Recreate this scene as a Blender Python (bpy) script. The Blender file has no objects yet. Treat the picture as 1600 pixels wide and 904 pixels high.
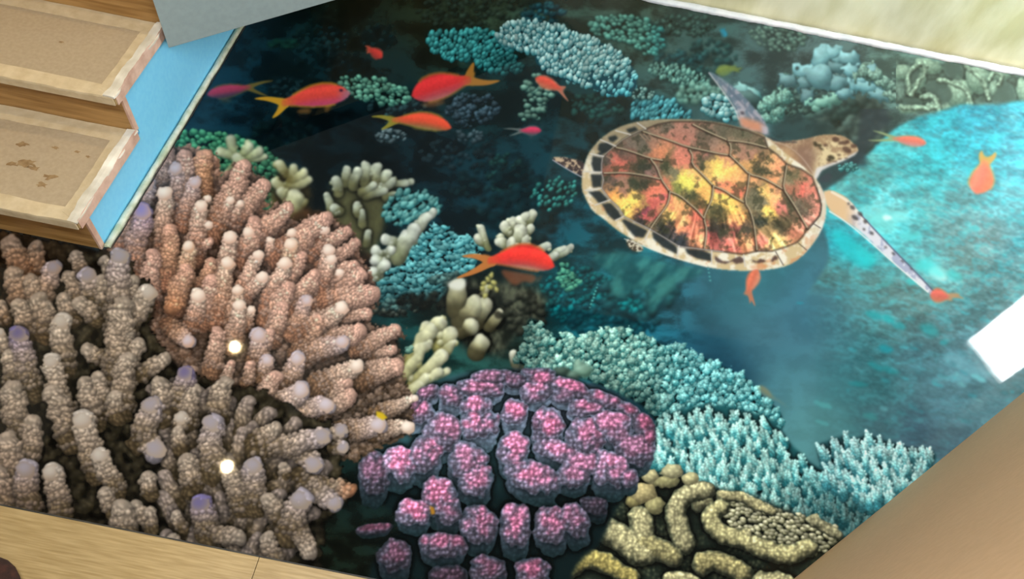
import bpy, bmesh, math
from mathutils import Matrix, Vector

# ================= CAMERA, WORLD, LIGHTS, EXPOSURE =================
scene = bpy.context.scene
COL = scene.collection
CAM_H, FOCAL = 2.0, 1150.0            # metres above the floor, focal length in pixels of the 1600x904 frame
ROT = Matrix(((0.980786019, -0.195086607, 0.0),          # rows: world x (along the plank), y (away), z (up)
              (0.161022739, 0.809532004, -0.564561434),
              (0.110138374, 0.553713961, 0.825391051)))
cam_data = bpy.data.cameras.new('camera'); cam = bpy.data.objects.new('camera', cam_data); COL.objects.link(cam)
cam_data.sensor_width = 36.0; cam_data.lens = FOCAL / 1600.0 * 36.0; cam_data.clip_start = 0.02
cam.matrix_world = Matrix.Translation((0, 0, CAM_H)) @ ROT.to_4x4()
scene.camera = cam
scene.view_settings.view_transform = 'Standard'; scene.view_settings.look = 'None'
scene.view_settings.gamma = 1.0; scene.view_settings.exposure = 0.38; scene.view_settings.use_curve_mapping = False
scene.cycles.use_denoising = True; scene.cycles.max_bounces = 6; scene.cycles.sample_clamp_indirect = 6.0
world = bpy.data.worlds.new('world'); scene.world = world; world.use_nodes = True
world.node_tree.nodes['Background'].inputs[0].default_value = (0.75, 0.85, 1.0, 1); world.node_tree.nodes['Background'].inputs[1].default_value = 0.6

def area(name, loc, target, size, power, color, size_y=None):
    d = bpy.data.lights.new(name, 'AREA'); d.energy = power; d.color = color; d.size = size
    if size_y: d.shape = 'RECTANGLE'; d.size_y = size_y
    o = bpy.data.objects.new(name, d); COL.objects.link(o); o.location = loc
    o.rotation_euler = (Vector(target) - Vector(loc)).to_track_quat('-Z', 'Y').to_euler()
    return o
area('added_overhead_fill', (0.10, 0.34, 2.66), (0.25, 1.8, 0.0), 2.0, 106, (0.93, 0.98, 1.0), 0.9)  # added fill without a fixture, kept out of the floor's mirror image
Q = 0.9                 # spacing factor of the printed floor's mesh
INK_GAIN = 0.80
# ---------------------------------------------------------------------------------------------
# ARTWORK OF THE PRINTED FLOOR
# The floor covering is a flat glossy print of a reef photograph.  Its ink colours are worked out
# here on an artwork sheet (numpy) and laid on the flat floor mesh as a colour attribute.  The light
# and dark in it belong to the printed photograph, with some room haze put in; an added fill lights the floor
# with the room's lamps and window, which mirror in its resin.
# ---------------------------------------------------------------------------------------------
import numpy as np
AX0, AY0, AX1, AY1 = -330, -130, 1960, 1010
AW, AH = AX1 - AX0, AY1 - AY0
rng = np.random.RandomState(7)
ART = np.zeros((AH, AW, 3), np.float32)
PID = np.zeros((AH, AW), np.int16)
SID = np.zeros((AH, AW), np.int16)
PARTS = [('reef_background', None)]          # index = part id: (name, label)
SUBS = [None]                                # index = sub-part id: (name, label, part id)

def new_part(name, label=None):
    PARTS.append((name, label)); return len(PARTS) - 1
def new_sub(name, pid, label=None):
    SUBS.append((name, label, pid)); return len(SUBS) - 1
def C(*a): return np.array(a, np.float32) / 255.0
def mix(a, b, t):
    return a + (b - a) * t
def sm(a, b, x):
    t = np.clip((x - a) / (b - a + 1e-9), 0, 1); return t * t * (3 - 2 * t)

_nz = {}
def noise(x, y, seed=0):
    if seed not in _nz: _nz[seed] = np.random.RandomState(1000 + seed).rand(256, 256).astype(np.float32)
    g = _nz[seed]
    xi = np.floor(x).astype(np.int32); yi = np.floor(y).astype(np.int32)
    fx = (x - xi).astype(np.float32); fy = (y - yi).astype(np.float32)
    fx = fx * fx * (3 - 2 * fx); fy = fy * fy * (3 - 2 * fy)
    a = g[yi & 255, xi & 255]; b = g[yi & 255, (xi + 1) & 255]
    c = g[(yi + 1) & 255, xi & 255]; d = g[(yi + 1) & 255, (xi + 1) & 255]
    return (a + (b - a) * fx) * (1 - fy) + (c + (d - c) * fx) * fy
def fbm(x, y, s, seed=0, o=4):
    v = 0; a = 1.0; t = 0
    for k in range(o):
        v = v + a * noise(x / s + 17.3 * k, y / s + 5.1 * k, seed + k); t += a; a *= 0.55; s = s / 2.03
    return v / t
def box(a, r):
    r = int(round(r))
    if r < 1: return a
    for ax in (0, 1):
        p = [(0, 0)] * a.ndim; p[ax] = (r + 1, r)
        c = np.cumsum(np.pad(a, p, mode='edge').astype(np.float64), axis=ax)
        n = a.shape[ax]; k = 2 * r + 1
        if ax == 0: a = (c[k:k + n] - c[:n]) / k
        else: a = (c[:, k:k + n] - c[:, :n]) / k
    return a.astype(np.float32)
def blur(a, r):
    """fractional soft blur: blend of box blurs, applied twice"""
    if r <= 0: return a
    lo = int(r); f = r - lo
    for _ in range(2):
        b = box(a, lo) if lo else a
        if f > 0: b = b * (1 - f) + box(a, lo + 1) * f
        a = b
    return a

def inpoly(X, Y, P):
    m = np.zeros(X.shape, bool); n = len(P)
    for i in range(n):
        x0, y0 = P[i]; x1, y1 = P[(i + 1) % n]
        if y0 == y1: continue
        c = (Y < y0) != (Y < y1)
        m ^= c & (X < (x1 - x0) * (Y - y0) / (y1 - y0) + x0)
    return m
def smooth(P, n=2, closed=True):
    """Chaikin corner cutting"""
    P = [tuple(map(float, p)) for p in P]
    for _ in range(n):
        Q = []
        N = len(P)
        rngi = range(N) if closed else range(N - 1)
        if not closed: Q.append(P[0])
        for i in rngi:
            a = P[i]; b = P[(i + 1) % N]
            Q.append((a[0] * .75 + b[0] * .25, a[1] * .75 + b[1] * .25))
            Q.append((a[0] * .25 + b[0] * .75, a[1] * .25 + b[1] * .75))
        if not closed: Q.append(P[-1])
        P = Q
    return P

class Layer:
    """one printed subject: colour, coverage, height and sub-part ids over a window of the sheet"""
    def __init__(s, x0, y0, x1, y1):
        s.x0 = int(max(AX0, x0)); s.y0 = int(max(AY0, y0)); s.x1 = int(min(AX1, x1)); s.y1 = int(min(AY1, y1))
        h, w = s.y1 - s.y0, s.x1 - s.x0
        s.c = np.zeros((h, w, 3), np.float32); s.a = np.zeros((h, w), np.float32)
        s.z = np.full((h, w), -1e3, np.float32); s.i = np.zeros((h, w), np.int16)
        yy, xx = np.mgrid[s.y0:s.y1, s.x0:s.x1]
        s.X = xx.astype(np.float32) + .5; s.Y = yy.astype(np.float32) + .5
    def win(s, xa, ya, xb, yb):
        xa = int(max(s.x0, np.floor(xa))); ya = int(max(s.y0, np.floor(ya)))
        xb = int(min(s.x1, np.ceil(xb) + 1)); yb = int(min(s.y1, np.ceil(yb) + 1))
        if xa >= xb or ya >= yb: return None
        return (slice(ya - s.y0, yb - s.y0), slice(xa - s.x0, xb - s.x0))
    def put(s, w, m, z, col, al=None, sid=0):
        zz = s.z[w]; ok = m & (z > zz)
        if not ok.any(): return
        zz[ok] = z[ok]
        if al is None:
            s.c[w][ok] = col[ok]; s.a[w][ok] = 1
        else:
            a = al[ok][:, None]; s.c[w][ok] = s.c[w][ok] * (1 - a) + col[ok] * a
            fresh = (s.a[w] <= 0.01) & ok; s.c[w][fresh] = col[fresh]
            s.a[w][ok] = np.maximum(s.a[w][ok], al[ok])
        s.i[w][ok] = sid
    def ball(s, cx, cy, rx, ry, ang, z, ctip, cside, k=1.0, rough=0.0, seed=0, sid=0, dz=None, tip=0.0, amb=.45):
        R = max(rx, ry) * 1.15 + 1
        w = s.win(cx - R, cy - R, cx + R, cy + R)
        if w is None: return
        X = s.X[w] - cx; Y = s.Y[w] - cy; ca, sa = np.cos(ang), np.sin(ang)
        u = (X * ca + Y * sa) / rx; v = (-X * sa + Y * ca) / ry
        d2 = u * u + v * v
        if rough:
            q_ = max(3.0, min(rx, ry) * .55)
            d2 = d2 * (1 + rough * (noise(s.X[w] / q_, s.Y[w] / q_, seed) - .5) * 2)
        m = d2 < 1
        h = np.sqrt(np.clip(1 - d2, 0, 1))
        nx = u * ca - v * sa; ny = u * sa + v * ca
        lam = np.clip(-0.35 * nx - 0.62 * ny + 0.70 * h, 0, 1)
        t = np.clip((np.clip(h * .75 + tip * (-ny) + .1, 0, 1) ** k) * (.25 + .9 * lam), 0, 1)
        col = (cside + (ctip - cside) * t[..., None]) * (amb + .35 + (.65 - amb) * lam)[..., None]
        al = np.clip((1 - np.sqrt(np.maximum(d2, 0))) * min(rx, ry) + .35, 0, 1)
        s.put(w, m, z + h * (dz if dz is not None else min(rx, ry)), col, al, sid)
    def cone(s, tx, ty, bx, by, rt, rb, zt, zb, ctip, cmid, cbase, P=5.5, amp=.9, white=0.0, cw=None, sid=0, seed=0, wspan=1.6):
        R = max(rt, rb) * 1.2 + 2
        w = s.win(min(tx, bx) - R, min(ty, by) - R, max(tx, bx) + R, max(ty, by) + R)
        if w is None: return
        X = s.X[w]; Y = s.Y[w]
        dx, dy = tx - bx, ty - by; L = np.hypot(dx, dy) + 1e-3; ux, uy = dx / L, dy / L
        al_ = (X - bx) * ux + (Y - by) * uy; pe = -(X - bx) * uy + (Y - by) * ux
        # slightly irregular axis and girth
        pe = pe + (noise(al_ / 14.0 + seed * 3.1, al_ * 0 + seed, 31) - .5) * rt * .5
        t = np.clip(al_ / L, 0, 1)
        r = rb + (rt - rb) * t
        r = r * (.93 + .14 * amp * noise(al_ / P * 1.6, np.sign(pe) * 3 + seed, 32)) * (1 + .20 * (noise(al_ / 11.0, np.sign(pe) + seed * 1.7, 33) - .5))
        over = np.maximum(al_ - L, 0)                 # rounded tip
        under = np.maximum(-al_, 0)
        d2 = (pe / r) ** 2 + (over / r) ** 2 + (under / r) ** 2
        m = d2 < 1; h = np.sqrt(np.clip(1 - d2, 0, 1))
        sx = over / r; pn = np.clip(pe / r, -1, 1)
        # nodules all round the branch
        a_ = np.arcsin(pn) * r
        gx = a_ + seed * 37.7; gy = al_ + seed * 13.3
        b = cell(gx, gy, P, seed % 5); b2 = cell(gx - ux * 0 + .28 * P, gy + .30 * P, P, seed % 5)
        fade = amp * (1 - sm(L - rt * .2, L + rt * .8, al_) * (.8 if white else .4))
        nx = ux * sx - uy * pn; ny = uy * sx + ux * pn
        lam = np.clip(-0.26 * nx - 0.42 * ny + 0.80 * h, 0, 1.1)
        sh = (.50 + .55 * lam) * (1 + fade * (.30 * (b - .55) + .22 * (b - b2)))
        e = (al_ - L + rt * wspan) / (rt * (wspan + .6))
        tt = np.clip((al_ + .0) / L, 0, 1)
        col = cbase + (cmid - cbase) * sm(0, .65, tt)[..., None]
        col = col + (ctip - col) * sm(.45, 1.05, tt)[..., None]
        if white:
            cw = ctip if cw is None else cw
            col = col + (cw - col) * (white * sm(.45, 1.1, e + .35 * (h - .6)))[..., None]
        vary = .90 + .24 * noise(X / 9.0, Y / 9.0, 37)
        col = col * (sh * vary)[..., None]
        s.put(w, m, zb + (zt - zb) * t + r * h + fade * b * 1.2, col, np.clip((1 - np.sqrt(d2)) * r + .35, 0, 1), sid)
    def nods(s, tx, ty, bx, by, rt, rb, zt, zb, c, P, seed, sid, light=1.0, tipc=None):
        """small rounded polyps standing proud of a branch, in staggered rows"""
        r_ = np.random.RandomState(seed + 900); dx, dy = tx - bx, ty - by; L_ = np.hypot(dx, dy) + 1e-3; ux, uy = dx / L_, dy / L_
        n = int(L_ / P)
        for i in range(n):
            t = (i + .1 + .8 * r_.rand()) / n * .97; R = rb + (rt - rb) * t; al_ = t * L_
            wob = (float(noise(np.array([al_ / 14.0 + seed * 3.1]), np.array([float(seed)]), 31)[0]) - .5) * rt * .5
            m_ = max(3, int(3.0 * R / P)); ph = r_.rand()
            for j in range(m_):
                a = -1.5 + 3.0 * (j + .95 * r_.rand()) / m_; al_ += (r_.rand() - .5) * P * .9
                pe = R * np.sin(a) - wob; x = bx + ux * al_ - uy * pe; y = by + uy * al_ + ux * pe
                h = np.cos(a); f = (.62 + .45 * max(0, h * .8 - .45 * (-uy * np.sin(a) * -1) * 0 - .25 * (ux * np.sin(a)))) * (.85 + .3 * r_.rand())
                cc = c if tipc is None else mix(c, tipc, t * t * .7)
                q = P * (.36 + .30 * r_.rand()); f *= .66 + .42 * t
                s.ball(x, y, q * (.75 + .3 * h), q, np.arctan2(uy, ux) + 1.57, zb + (zt - zb) * t + R * h + .5, np.minimum(cc * 1.22 * f * light, 1), cc * .62 * f * light, k=.9, rough=.25, seed=i * 7 + j, sid=sid, amb=.55, tip=.3)
    def worm(s, pts, r, z, chi, clo, P=6.0, sid=0, seed=0, sides=1.0):
        """meandering ridge: bright crest, darker granular flanks"""
        Q = smooth(pts, 3, closed=False); rr = r if hasattr(r, '__len__') else (r, r)
        R = max(rr) * 1.5 + 3
        xs = [p[0] for p in Q]; ys = [p[1] for p in Q]
        w = s.win(min(xs) - R, min(ys) - R, max(xs) + R, max(ys) + R)
        if w is None: return
        X = s.X[w]; Y = s.Y[w]
        X2 = X + (noise(X / 9, Y / 9, 41) - .5) * 5; Y2 = Y + (noise(X / 9, Y / 9, 42) - .5) * 5
        best = np.full(X.shape, 1e9, np.float32); sx = np.zeros_like(best); sy = np.zeros_like(best); st = np.zeros_like(best)
        n = len(Q) - 1; acc = 0
        for i in range(n):
            (x0, y0), (x1, y1) = Q[i], Q[i + 1]; L2 = (x1 - x0) ** 2 + (y1 - y0) ** 2 + 1e-6
            t = np.clip(((X2 - x0) * (x1 - x0) + (Y2 - y0) * (y1 - y0)) / L2, 0, 1)
            qx = X2 - (x0 + t * (x1 - x0)); qy = Y2 - (y0 + t * (y1 - y0)); rad = rr[0] + (rr[1] - rr[0]) * (i + t) / n
            d = np.sqrt(qx * qx + qy * qy) / rad
            k = d < best
            best[k] = d[k]; sx[k] = (qx / rad)[k]; sy[k] = (qy / rad)[k]; st[k] = (acc + t * np.sqrt(L2))[k]
            acc += np.sqrt(L2)
        m = best < 1; h = np.sqrt(np.clip(1 - best ** 2, 0, 1))
        g = cell(X, Y, P, seed)
        lam = np.clip(-.25 * sx - .6 * sy + .75 * h, 0, 1)
        g2 = cell(X, Y, P * 1.9, seed + 1)
        sh = (.34 + .70 * lam) * (.64 + .34 * g + .30 * g2)
        col = clo + (chi - clo) * sm(.35, .92, h - .22 * sy + .22 * (g2 - .4))[..., None]
        col = col * sh[..., None]
        s.put(w, m, z + h * rr[0] + g * 1.5, col, np.clip((1 - best) * rr[0] + .35, 0, 1), sid)
    def poly(s, P, col, z=0.0, soft=0.6, sid=None, n=0, alpha=1.0, fn=None):
        if n: P = smooth(P, n)
        xs = [p[0] for p in P]; ys = [p[1] for p in P]; b = soft * 3 + 2
        w = s.win(min(xs) - b, min(ys) - b, max(xs) + b, max(ys) + b)
        if w is None: return
        m = inpoly(s.X[w], s.Y[w], P).astype(np.float32); m = blur(m, soft) * alpha
        cc = np.broadcast_to(col, m.shape + (3,)) if fn is None else fn(s.X[w], s.Y[w])
        a = m[..., None]
        A0 = s.a[w][..., None]
        outa = a + A0 * (1 - a)
        s.c[w] = np.where(outa > 1e-4, (cc * a + s.c[w] * A0 * (1 - a)) / np.maximum(outa, 1e-4), s.c[w])
        s.a[w] = outa[..., 0]
        k = m > .5 * alpha if alpha > .6 else m > 9
        s.z[w][k] = z
        if sid is not None: s.i[w][k] = sid
    def line(s, pts, wd, col, soft=.5, n=2, alpha=1.0, taper=None, sid=None):
        Q = smooth(pts, n, closed=False) if n else pts
        xs = [p[0] for p in Q]; ys = [p[1] for p in Q]; b = wd + 3
        w = s.win(min(xs) - b, min(ys) - b, max(xs) + b, max(ys) + b)
        if w is None: return
        X = s.X[w]; Y = s.Y[w]; best = np.full(X.shape, 1e9, np.float32); N = len(Q) - 1
        for i in range(N):
            (x0, y0), (x1, y1) = Q[i], Q[i + 1]; L2 = (x1 - x0) ** 2 + (y1 - y0) ** 2 + 1e-6
            t = np.clip(((X - x0) * (x1 - x0) + (Y - y0) * (y1 - y0)) / L2, 0, 1)
            d = np.hypot(X - (x0 + t * (x1 - x0)), Y - (y0 + t * (y1 - y0)))
            if taper: d = d + wd * .5 * (1 - (taper[0] + (taper[1] - taper[0]) * (i + t) / N))
            best = np.minimum(best, d)
        a = (np.clip((wd * .5 - best) / soft + .5, 0, 1) * alpha)[..., None]
        A0 = s.a[w][..., None]; outa = a + A0 * (1 - a)
        s.c[w] = np.where(outa > 1e-4, (col * a + s.c[w] * A0 * (1 - a)) / np.maximum(outa, 1e-4), s.c[w])
        s.a[w] = outa[..., 0]
        if sid is not None: s.i[w][a[..., 0] > .5] = sid
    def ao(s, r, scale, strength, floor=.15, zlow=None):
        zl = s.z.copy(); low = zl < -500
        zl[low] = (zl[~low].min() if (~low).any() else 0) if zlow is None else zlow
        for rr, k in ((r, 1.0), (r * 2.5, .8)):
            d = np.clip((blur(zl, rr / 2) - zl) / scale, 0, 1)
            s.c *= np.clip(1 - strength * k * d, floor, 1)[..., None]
    def mul(s, f): s.c *= f
    def comp(s, pid, dof=0.0, alpha=1.0, gain=1.0):
        rgb = s.c * s.a[..., None]; a = s.a
        if dof:
            rgb = blur(rgb, dof); a = blur(a, dof)
        w = (slice(s.y0 - AY0, s.y1 - AY0), slice(s.x0 - AX0, s.x1 - AX0))
        a = a * alpha
        ART[w] = ART[w] * (1 - a[..., None]) + rgb * gain * alpha
        k = a > .5
        PID[w][k] = pid; SID[w][k] = s.i[k]

def cell(X, Y, P, seed=0):
    """granular texture: 1 on grain centres, 0 between the grains"""
    X = X + P * .8 * noise(X / P / 2.9, Y / P / 2.9, 150); Y = Y + P * .8 * noise(X / P / 2.3, Y / P / 2.3, 151)
    gx = X / P; gy = Y / P; ix = np.floor(gx); iy = np.floor(gy); best = np.zeros(X.shape, np.float32)
    g1 = np.random.RandomState(seed + 500).rand(64, 64).astype(np.float32); g2 = np.random.RandomState(seed + 501).rand(64, 64).astype(np.float32)
    for a in (-1, 0, 1):
        for b in (-1, 0, 1):
            jx = (ix + a).astype(np.int32); jy = (iy + b).astype(np.int32)
            px = jx + .15 + .7 * g1[jy & 63, jx & 63]; py = jy + .15 + .7 * g2[jy & 63, jx & 63]
            best += np.exp(-8.5 * ((gx - px) ** 2 + (gy - py) ** 2))
    return np.clip(best * 1.15 - .02, 0, 1.1)

def scatter(P, step, jit=.45, seed=0):
    xs = [p[0] for p in P]; ys = [p[1] for p in P]; r = np.random.RandomState(seed)
    gx, gy = np.meshgrid(np.arange(min(xs), max(xs), step), np.arange(min(ys), max(ys), step * .86))
    gx = gx + (np.arange(gx.shape[0]) % 2)[:, None] * step * .5
    gx = gx + (r.rand(*gx.shape) - .5) * 2 * jit * step; gy = gy + (r.rand(*gy.shape) - .5) * 2 * jit * step
    k = inpoly(gx, gy, P)
    return list(zip(gx[k], gy[k]))

def knobs(P, step, r, ctip, cside, cfill, seed=0, elong=1.0, ang=0.0, angfn=None, zfn=None, aos=5, aoa=.75, k=1.2,
          dof=0.0, pid=0, tint=None, rough=.25, soft=3, var=.3, fill=1.0, n=2, alpha=1.0, tip=.3, jit=.45, grain=0):
    """a coral made of many small knobs inside an outline"""
    P = smooth(P, n)
    xs = [p[0] for p in P]; ys = [p[1] for p in P]; b = r * elong * 1.6 + 6
    L = Layer(min(xs) - b, min(ys) - b, max(xs) + b, max(ys) + b)
    if fill: L.poly(P, cfill, z=-r, soft=soft, alpha=fill)
    rs = np.random.RandomState(seed + 77)
    pts = scatter(P, step, jit, seed)
    pts.sort(key=lambda p: p[1])
    for (x, y) in pts:
        rr = r * (1 + var * (rs.rand() - .5) * 2); f = .78 + .4 * rs.rand()
        a = (angfn(x, y) if angfn else ang) + (rs.rand() - .5) * .5
        z = (zfn(x, y) if zfn else 0) + rs.rand() * r * 1.3
        cs, ct = cside * f, ctip * f
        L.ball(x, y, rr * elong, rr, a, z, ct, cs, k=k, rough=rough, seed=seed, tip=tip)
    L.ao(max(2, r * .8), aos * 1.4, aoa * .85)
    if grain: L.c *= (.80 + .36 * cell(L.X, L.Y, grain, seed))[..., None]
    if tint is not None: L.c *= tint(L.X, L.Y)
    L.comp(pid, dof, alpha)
    return L

def rbf(X, Y, pts, s):
    """soft patchwork of colours from (x, y, (r,g,b)[, size]) control points"""
    num = np.zeros(X.shape + (3,), np.float32); den = np.full(X.shape, 1e-12, np.float32)
    for p in pts:
        ss = p[3] if len(p) > 3 else s
        q = ((X - p[0]) ** 2 + (Y - p[1]) ** 2) / (ss * ss); w = 1 / (1 + q * q)
        num += w[..., None] * C(*p[2]); den += w
    return num / den[..., None]
# ---- open water and far reef -------------------------------------------------------------
L = Layer(AX0, AY0, AX1, AY1)
bgp = [(400,60,(10,34,44)),(360,150,(10,34,46)),(470,90,(10,30,36)),(560,40,(16,26,22)),(640,20,(28,32,20)),(700,20,(36,46,34)),
 (600,80,(12,26,30)),(450,230,(3,15,20)),(550,220,(1,9,13)),(500,180,(2,12,16)),(620,260,(3,13,18)),(700,300,(8,28,36)),(650,240,(8,22,28)),
 (800,260,(10,32,40)),(770,160,(6,26,28)),(870,150,(13,34,38)),(880,240,(12,38,46)),(760,320,(10,32,40)),(850,350,(10,50,62)),(940,360,(12,56,68)),(900,450,(16,78,88)),
 (980,430,(24,88,98)),(1040,480,(22,76,92)),(1100,560,(26,68,88)),(1130,600,(24,62,84)),(1080,460,(40,90,108)),(1130,450,(52,104,120)),(1200,520,(66,112,130)),(1230,600,(78,132,146)),
 (1240,480,(58,116,140)),(1250,660,(88,146,152)),(1180,440,(50,116,130)),(760,20,(42,56,42)),(850,20,(38,58,52)),(1000,15,(46,62,56)),(1100,60,(52,80,80)),(1180,90,(60,82,84)),
 (1300,80,(72,90,92)),(1400,100,(88,116,110)),(1500,120,(92,120,114)),(1590,130,(98,124,118)),(1200,190,(44,74,80)),(1300,180,(64,90,90)),(1350,240,(44,64,70)),
 (560,500,(8,18,20)),(640,520,(14,50,50)),(700,480,(26,26,20)),(740,560,(28,62,58)),(780,520,(22,30,26)),(560,560,(10,40,40)),(100,500,(34,40,34)),(200,560,(30,38,32)),
 (520,760,(12,20,18)),(520,860,(14,18,12)),(350,880,(18,14,10)),(600,800,(14,22,20)),(700,900,(20,26,22)),(200,400,(40,50,54)),(-150,500,(60,48,36)),(100,300,(70,64,60)),(1800,300,(90,150,160))]  # right-hand colours include haze of the room mirrored in the gloss
base = rbf(L.X[::4, ::4], L.Y[::4, ::4], bgp, 46)
base = np.repeat(np.repeat(base, 4, 0), 4, 1)[:AH, :AW]
base = blur(base, 5)
tx = fbm(L.X + 20 * noise(L.X / 30, L.Y / 30, 3), L.Y * 1.5, 34, 11, 6)
far = sm(1120, 1020, L.X) * .9 + .12
far = np.maximum(far, sm(1060, 1120, L.X) * sm(300, 220, L.Y) * .8)
t = (sm(.30, .72, tx) - .42) * 1.3 * far
col = base * (1 + t[..., None] * .55) + np.clip(t, 0, 1)[..., None] * C(6, 22, 24) * .5
L.c = np.clip(col, 0, 1); L.a[:] = 1
ART[:] = L.c
grey_blue = None

def dark_tint(g=.5): return lambda X, Y: np.float32(g)

def clumps(cx, cy, rx, ry, n, r, ctip, cside, name=None, label=None, seed=0, elong=1.3, ang=-.3, dof=.6, fill=.3, tone=(.6, 1.2), amb=.3):
    rs = np.random.RandomState(seed); L = Layer(cx - rx - 14, cy - ry - 14, cx + rx + 14, cy + ry + 14)
    for k in range(n):
        a = rs.rand() * 6.283; q = np.sqrt(rs.rand()); x = cx + rx * q * np.cos(a); y = cy + ry * q * np.sin(a)
        f = tone[0] + (tone[1] - tone[0]) * rs.rand() * (1.1 - .6 * q) ; rr = r * (.6 + .8 * rs.rand())
        L.ball(x, y, rr * elong, rr, ang + (rs.rand() - .5), rs.rand() * r * 2 - .01 * y, ctip * f, cside * f, k=1.3, rough=.7, seed=seed + k, tip=.4, amb=amb)
    L.ao(max(2, r), r * 1.2, .7)
    if name: pid = new_part(name, label)
    else: pid = 0
    L.comp(pid, dof, .92)

# faint reef shapes in the dark water (part of the far reef)
clumps(500, 62, 45, 20, 120, 4, C(30,72,78), C(8,30,36), seed=1, dof=1.2)
clumps(445, 70, 26, 7, 30, 4, C(36,110,92), C(10,40,42), seed=2, dof=1.6)
clumps(520, 100, 60, 18, 90, 4, C(18,50,58), C(5,22,28), seed=3, dof=1.6)
clumps(590, 60, 25, 20, 50, 4, C(22,60,66), C(6,24,30), seed=4, dof=1.6)
clumps(440, 215, 50, 30, 60, 4, C(14,46,50), C(4,18,22), seed=5, dof=1.8)
clumps(452, 138, 30, 14, 34, 4, C(36,76,86), C(8,26,34), seed=6, dof=1.2)
clumps(620, 172, 46, 26, 60, 4, C(60,104,112), C(8,30,40), seed=7, dof=.9)
clumps(738, 172, 42, 26, 110, 4, C(96,128,150), C(16,44,58), seed=8, dof=.7, name='plating_coral', label='blue-grey plating coral in dark water below the fish with the long forked tail')
clumps(612, 214, 24, 10, 40, 3.4, C(150,176,186), C(30,60,70), seed=9, dof=.7)
clumps(735, 212, 22, 10, 16, 4, C(110,136,150), C(20,50,60), seed=10, dof=.9)
clumps(715, 240, 60, 22, 40, 4, C(44,70,80), C(8,26,34), seed=11, dof=1.4)
clumps(790, 272, 26, 34, 60, 4, C(42,108,104), C(10,40,44), seed=12, dof=1.1)
clumps(780, 300, 80, 46, 90, 5, C(24,60,66), C(6,26,34), seed=13, dof=2)
clumps(820, 320, 60, 60, 90, 6, C(16,58,66), C(6,32,42), seed=14, dof=2.4)
clumps(740, 20, 90, 26, 120, 3.6, C(70,98,86), C(28,44,36), seed=15, dof=1.2)
clumps(735, 60, 60, 20, 40, 3, C(60,80,60), C(24,36,28), seed=16, dof=1.4)
clumps(850, 22, 34, 16, 70, 3.4, C(50,130,150), C(16,64,84), seed=17, dof=1.0)
clumps(1070, 40, 46, 16, 80, 3.6, C(90,142,136), C(40,72,70), seed=18, dof=1)
clumps(1110, 90, 40, 30, 60, 4, C(60,120,124), C(26,66,74), seed=19, dof=1.5)
clumps(1060, 100, 40, 20, 60, 4, C(50,120,130), C(24,66,76), seed=20, dof=1.3)
clumps(960, 215, 50, 30, 50, 5, C(24,60,66), C(10,34,42), seed=21, dof=2)
clumps(930, 168, 44, 20, 50, 4, C(50,120,116), C(16,54,60), seed=22, dof=1.1)
clumps(1340, 190, 60, 40, 70, 7, C(110,136,128), C(56,80,80), seed=23, dof=2.4)
clumps(1280, 170, 60, 20, 60, 6, C(90,130,124), C(50,78,80), seed=24, dof=2)
clumps(905, 460, 60, 44, 150, 4, C(20,150,156), C(8,70,86), seed=25, dof=1.0)
clumps(960, 500, 70, 30, 120, 4, C(26,110,124), C(10,60,76), seed=26, dof=1.6)
clumps(1000, 460, 60, 40, 70, 6, C(44,122,130), C(18,76,90), seed=27, dof=2)
clumps(985, 478, 20, 8, 24, 3.6, C(20,180,184), C(10,110,126), seed=28, dof=1.2)
clumps(810, 590, 14, 16, 24, 3, C(130,150,130), C(30,50,46), seed=29, dof=.7)
clumps(620, 480, 40, 14, 50, 4, C(110,120,110), C(22,24,20), seed=30, dof=.9)
clumps(1250, 145, 50, 34, 90, 4, C(120,170,160), C(50,90,92), seed=31, dof=.9)

# fan rock ledge under the turtle
L = Layer(900, 380, 1120, 520)
P = [(920,400),(960,392),(1010,400),(1060,415),(1105,420),(1085,436),(1060,440),(1048,455),(1030,470),(1020,488),(1012,478),(1016,455),(990,452),(970,470),(950,450),(960,430),(940,420)]
L.poly(P, C(46,110,112), soft=3, n=1, fn=lambda X, Y: mix(C(22,84,92), C(60,134,132), sm(.35,.7,fbm(X + Y * .8, (Y - X) * .35, 16, 51))[..., None]))
L.comp(new_part('ledge_coral', 'dull teal ragged coral ledge under the turtle shell'), 1.6, .8)

# tower of small green knobs left of the thin red fish, top centre
for P, s in (([(822,118),(845,112),(868,124),(872,140),(850,160),(858,182),(834,192),(810,188),(820,170),(818,146)], 3),):
    pid = new_part('knobbly_coral', 'slim tower of pale green coral knobs below the small tilted fish')
    knobs(P, 9, 4.2, C(150,196,178), C(34,76,72), C(16,42,42), seed=s, elong=1.35, ang=.1, pid=pid, dof=.7, fill=.6, alpha=.9, jit=.5)
pid = new_part('knobbly_coral', 'small pale green knobbly coral between two red fish at the upper left')
knobs([(530,122),(552,118),(585,120),(612,128),(640,140),(648,150),(636,160),(600,166),(588,158),(560,156),(548,146),(534,136)], 7.4, 4.2, C(128,196,172), C(38,92,84), C(18,54,52),
      seed=5, elong=1.25, ang=.35, pid=pid, dof=.6, fill=.8)
pid = new_part('twig_coral', 'teal twiggy coral tuft in dark water left of the turtle tail')
knobs([(826,292),(850,280),(876,274),(900,282),(906,300),(892,318),(868,332),(846,328),(830,312)], 9, 3.2, C(70,170,160), C(14,66,72), C(8,44,52), seed=6, elong=1.4, ang=-.8, pid=pid, dof=.7, fill=.25, n=2)

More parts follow.
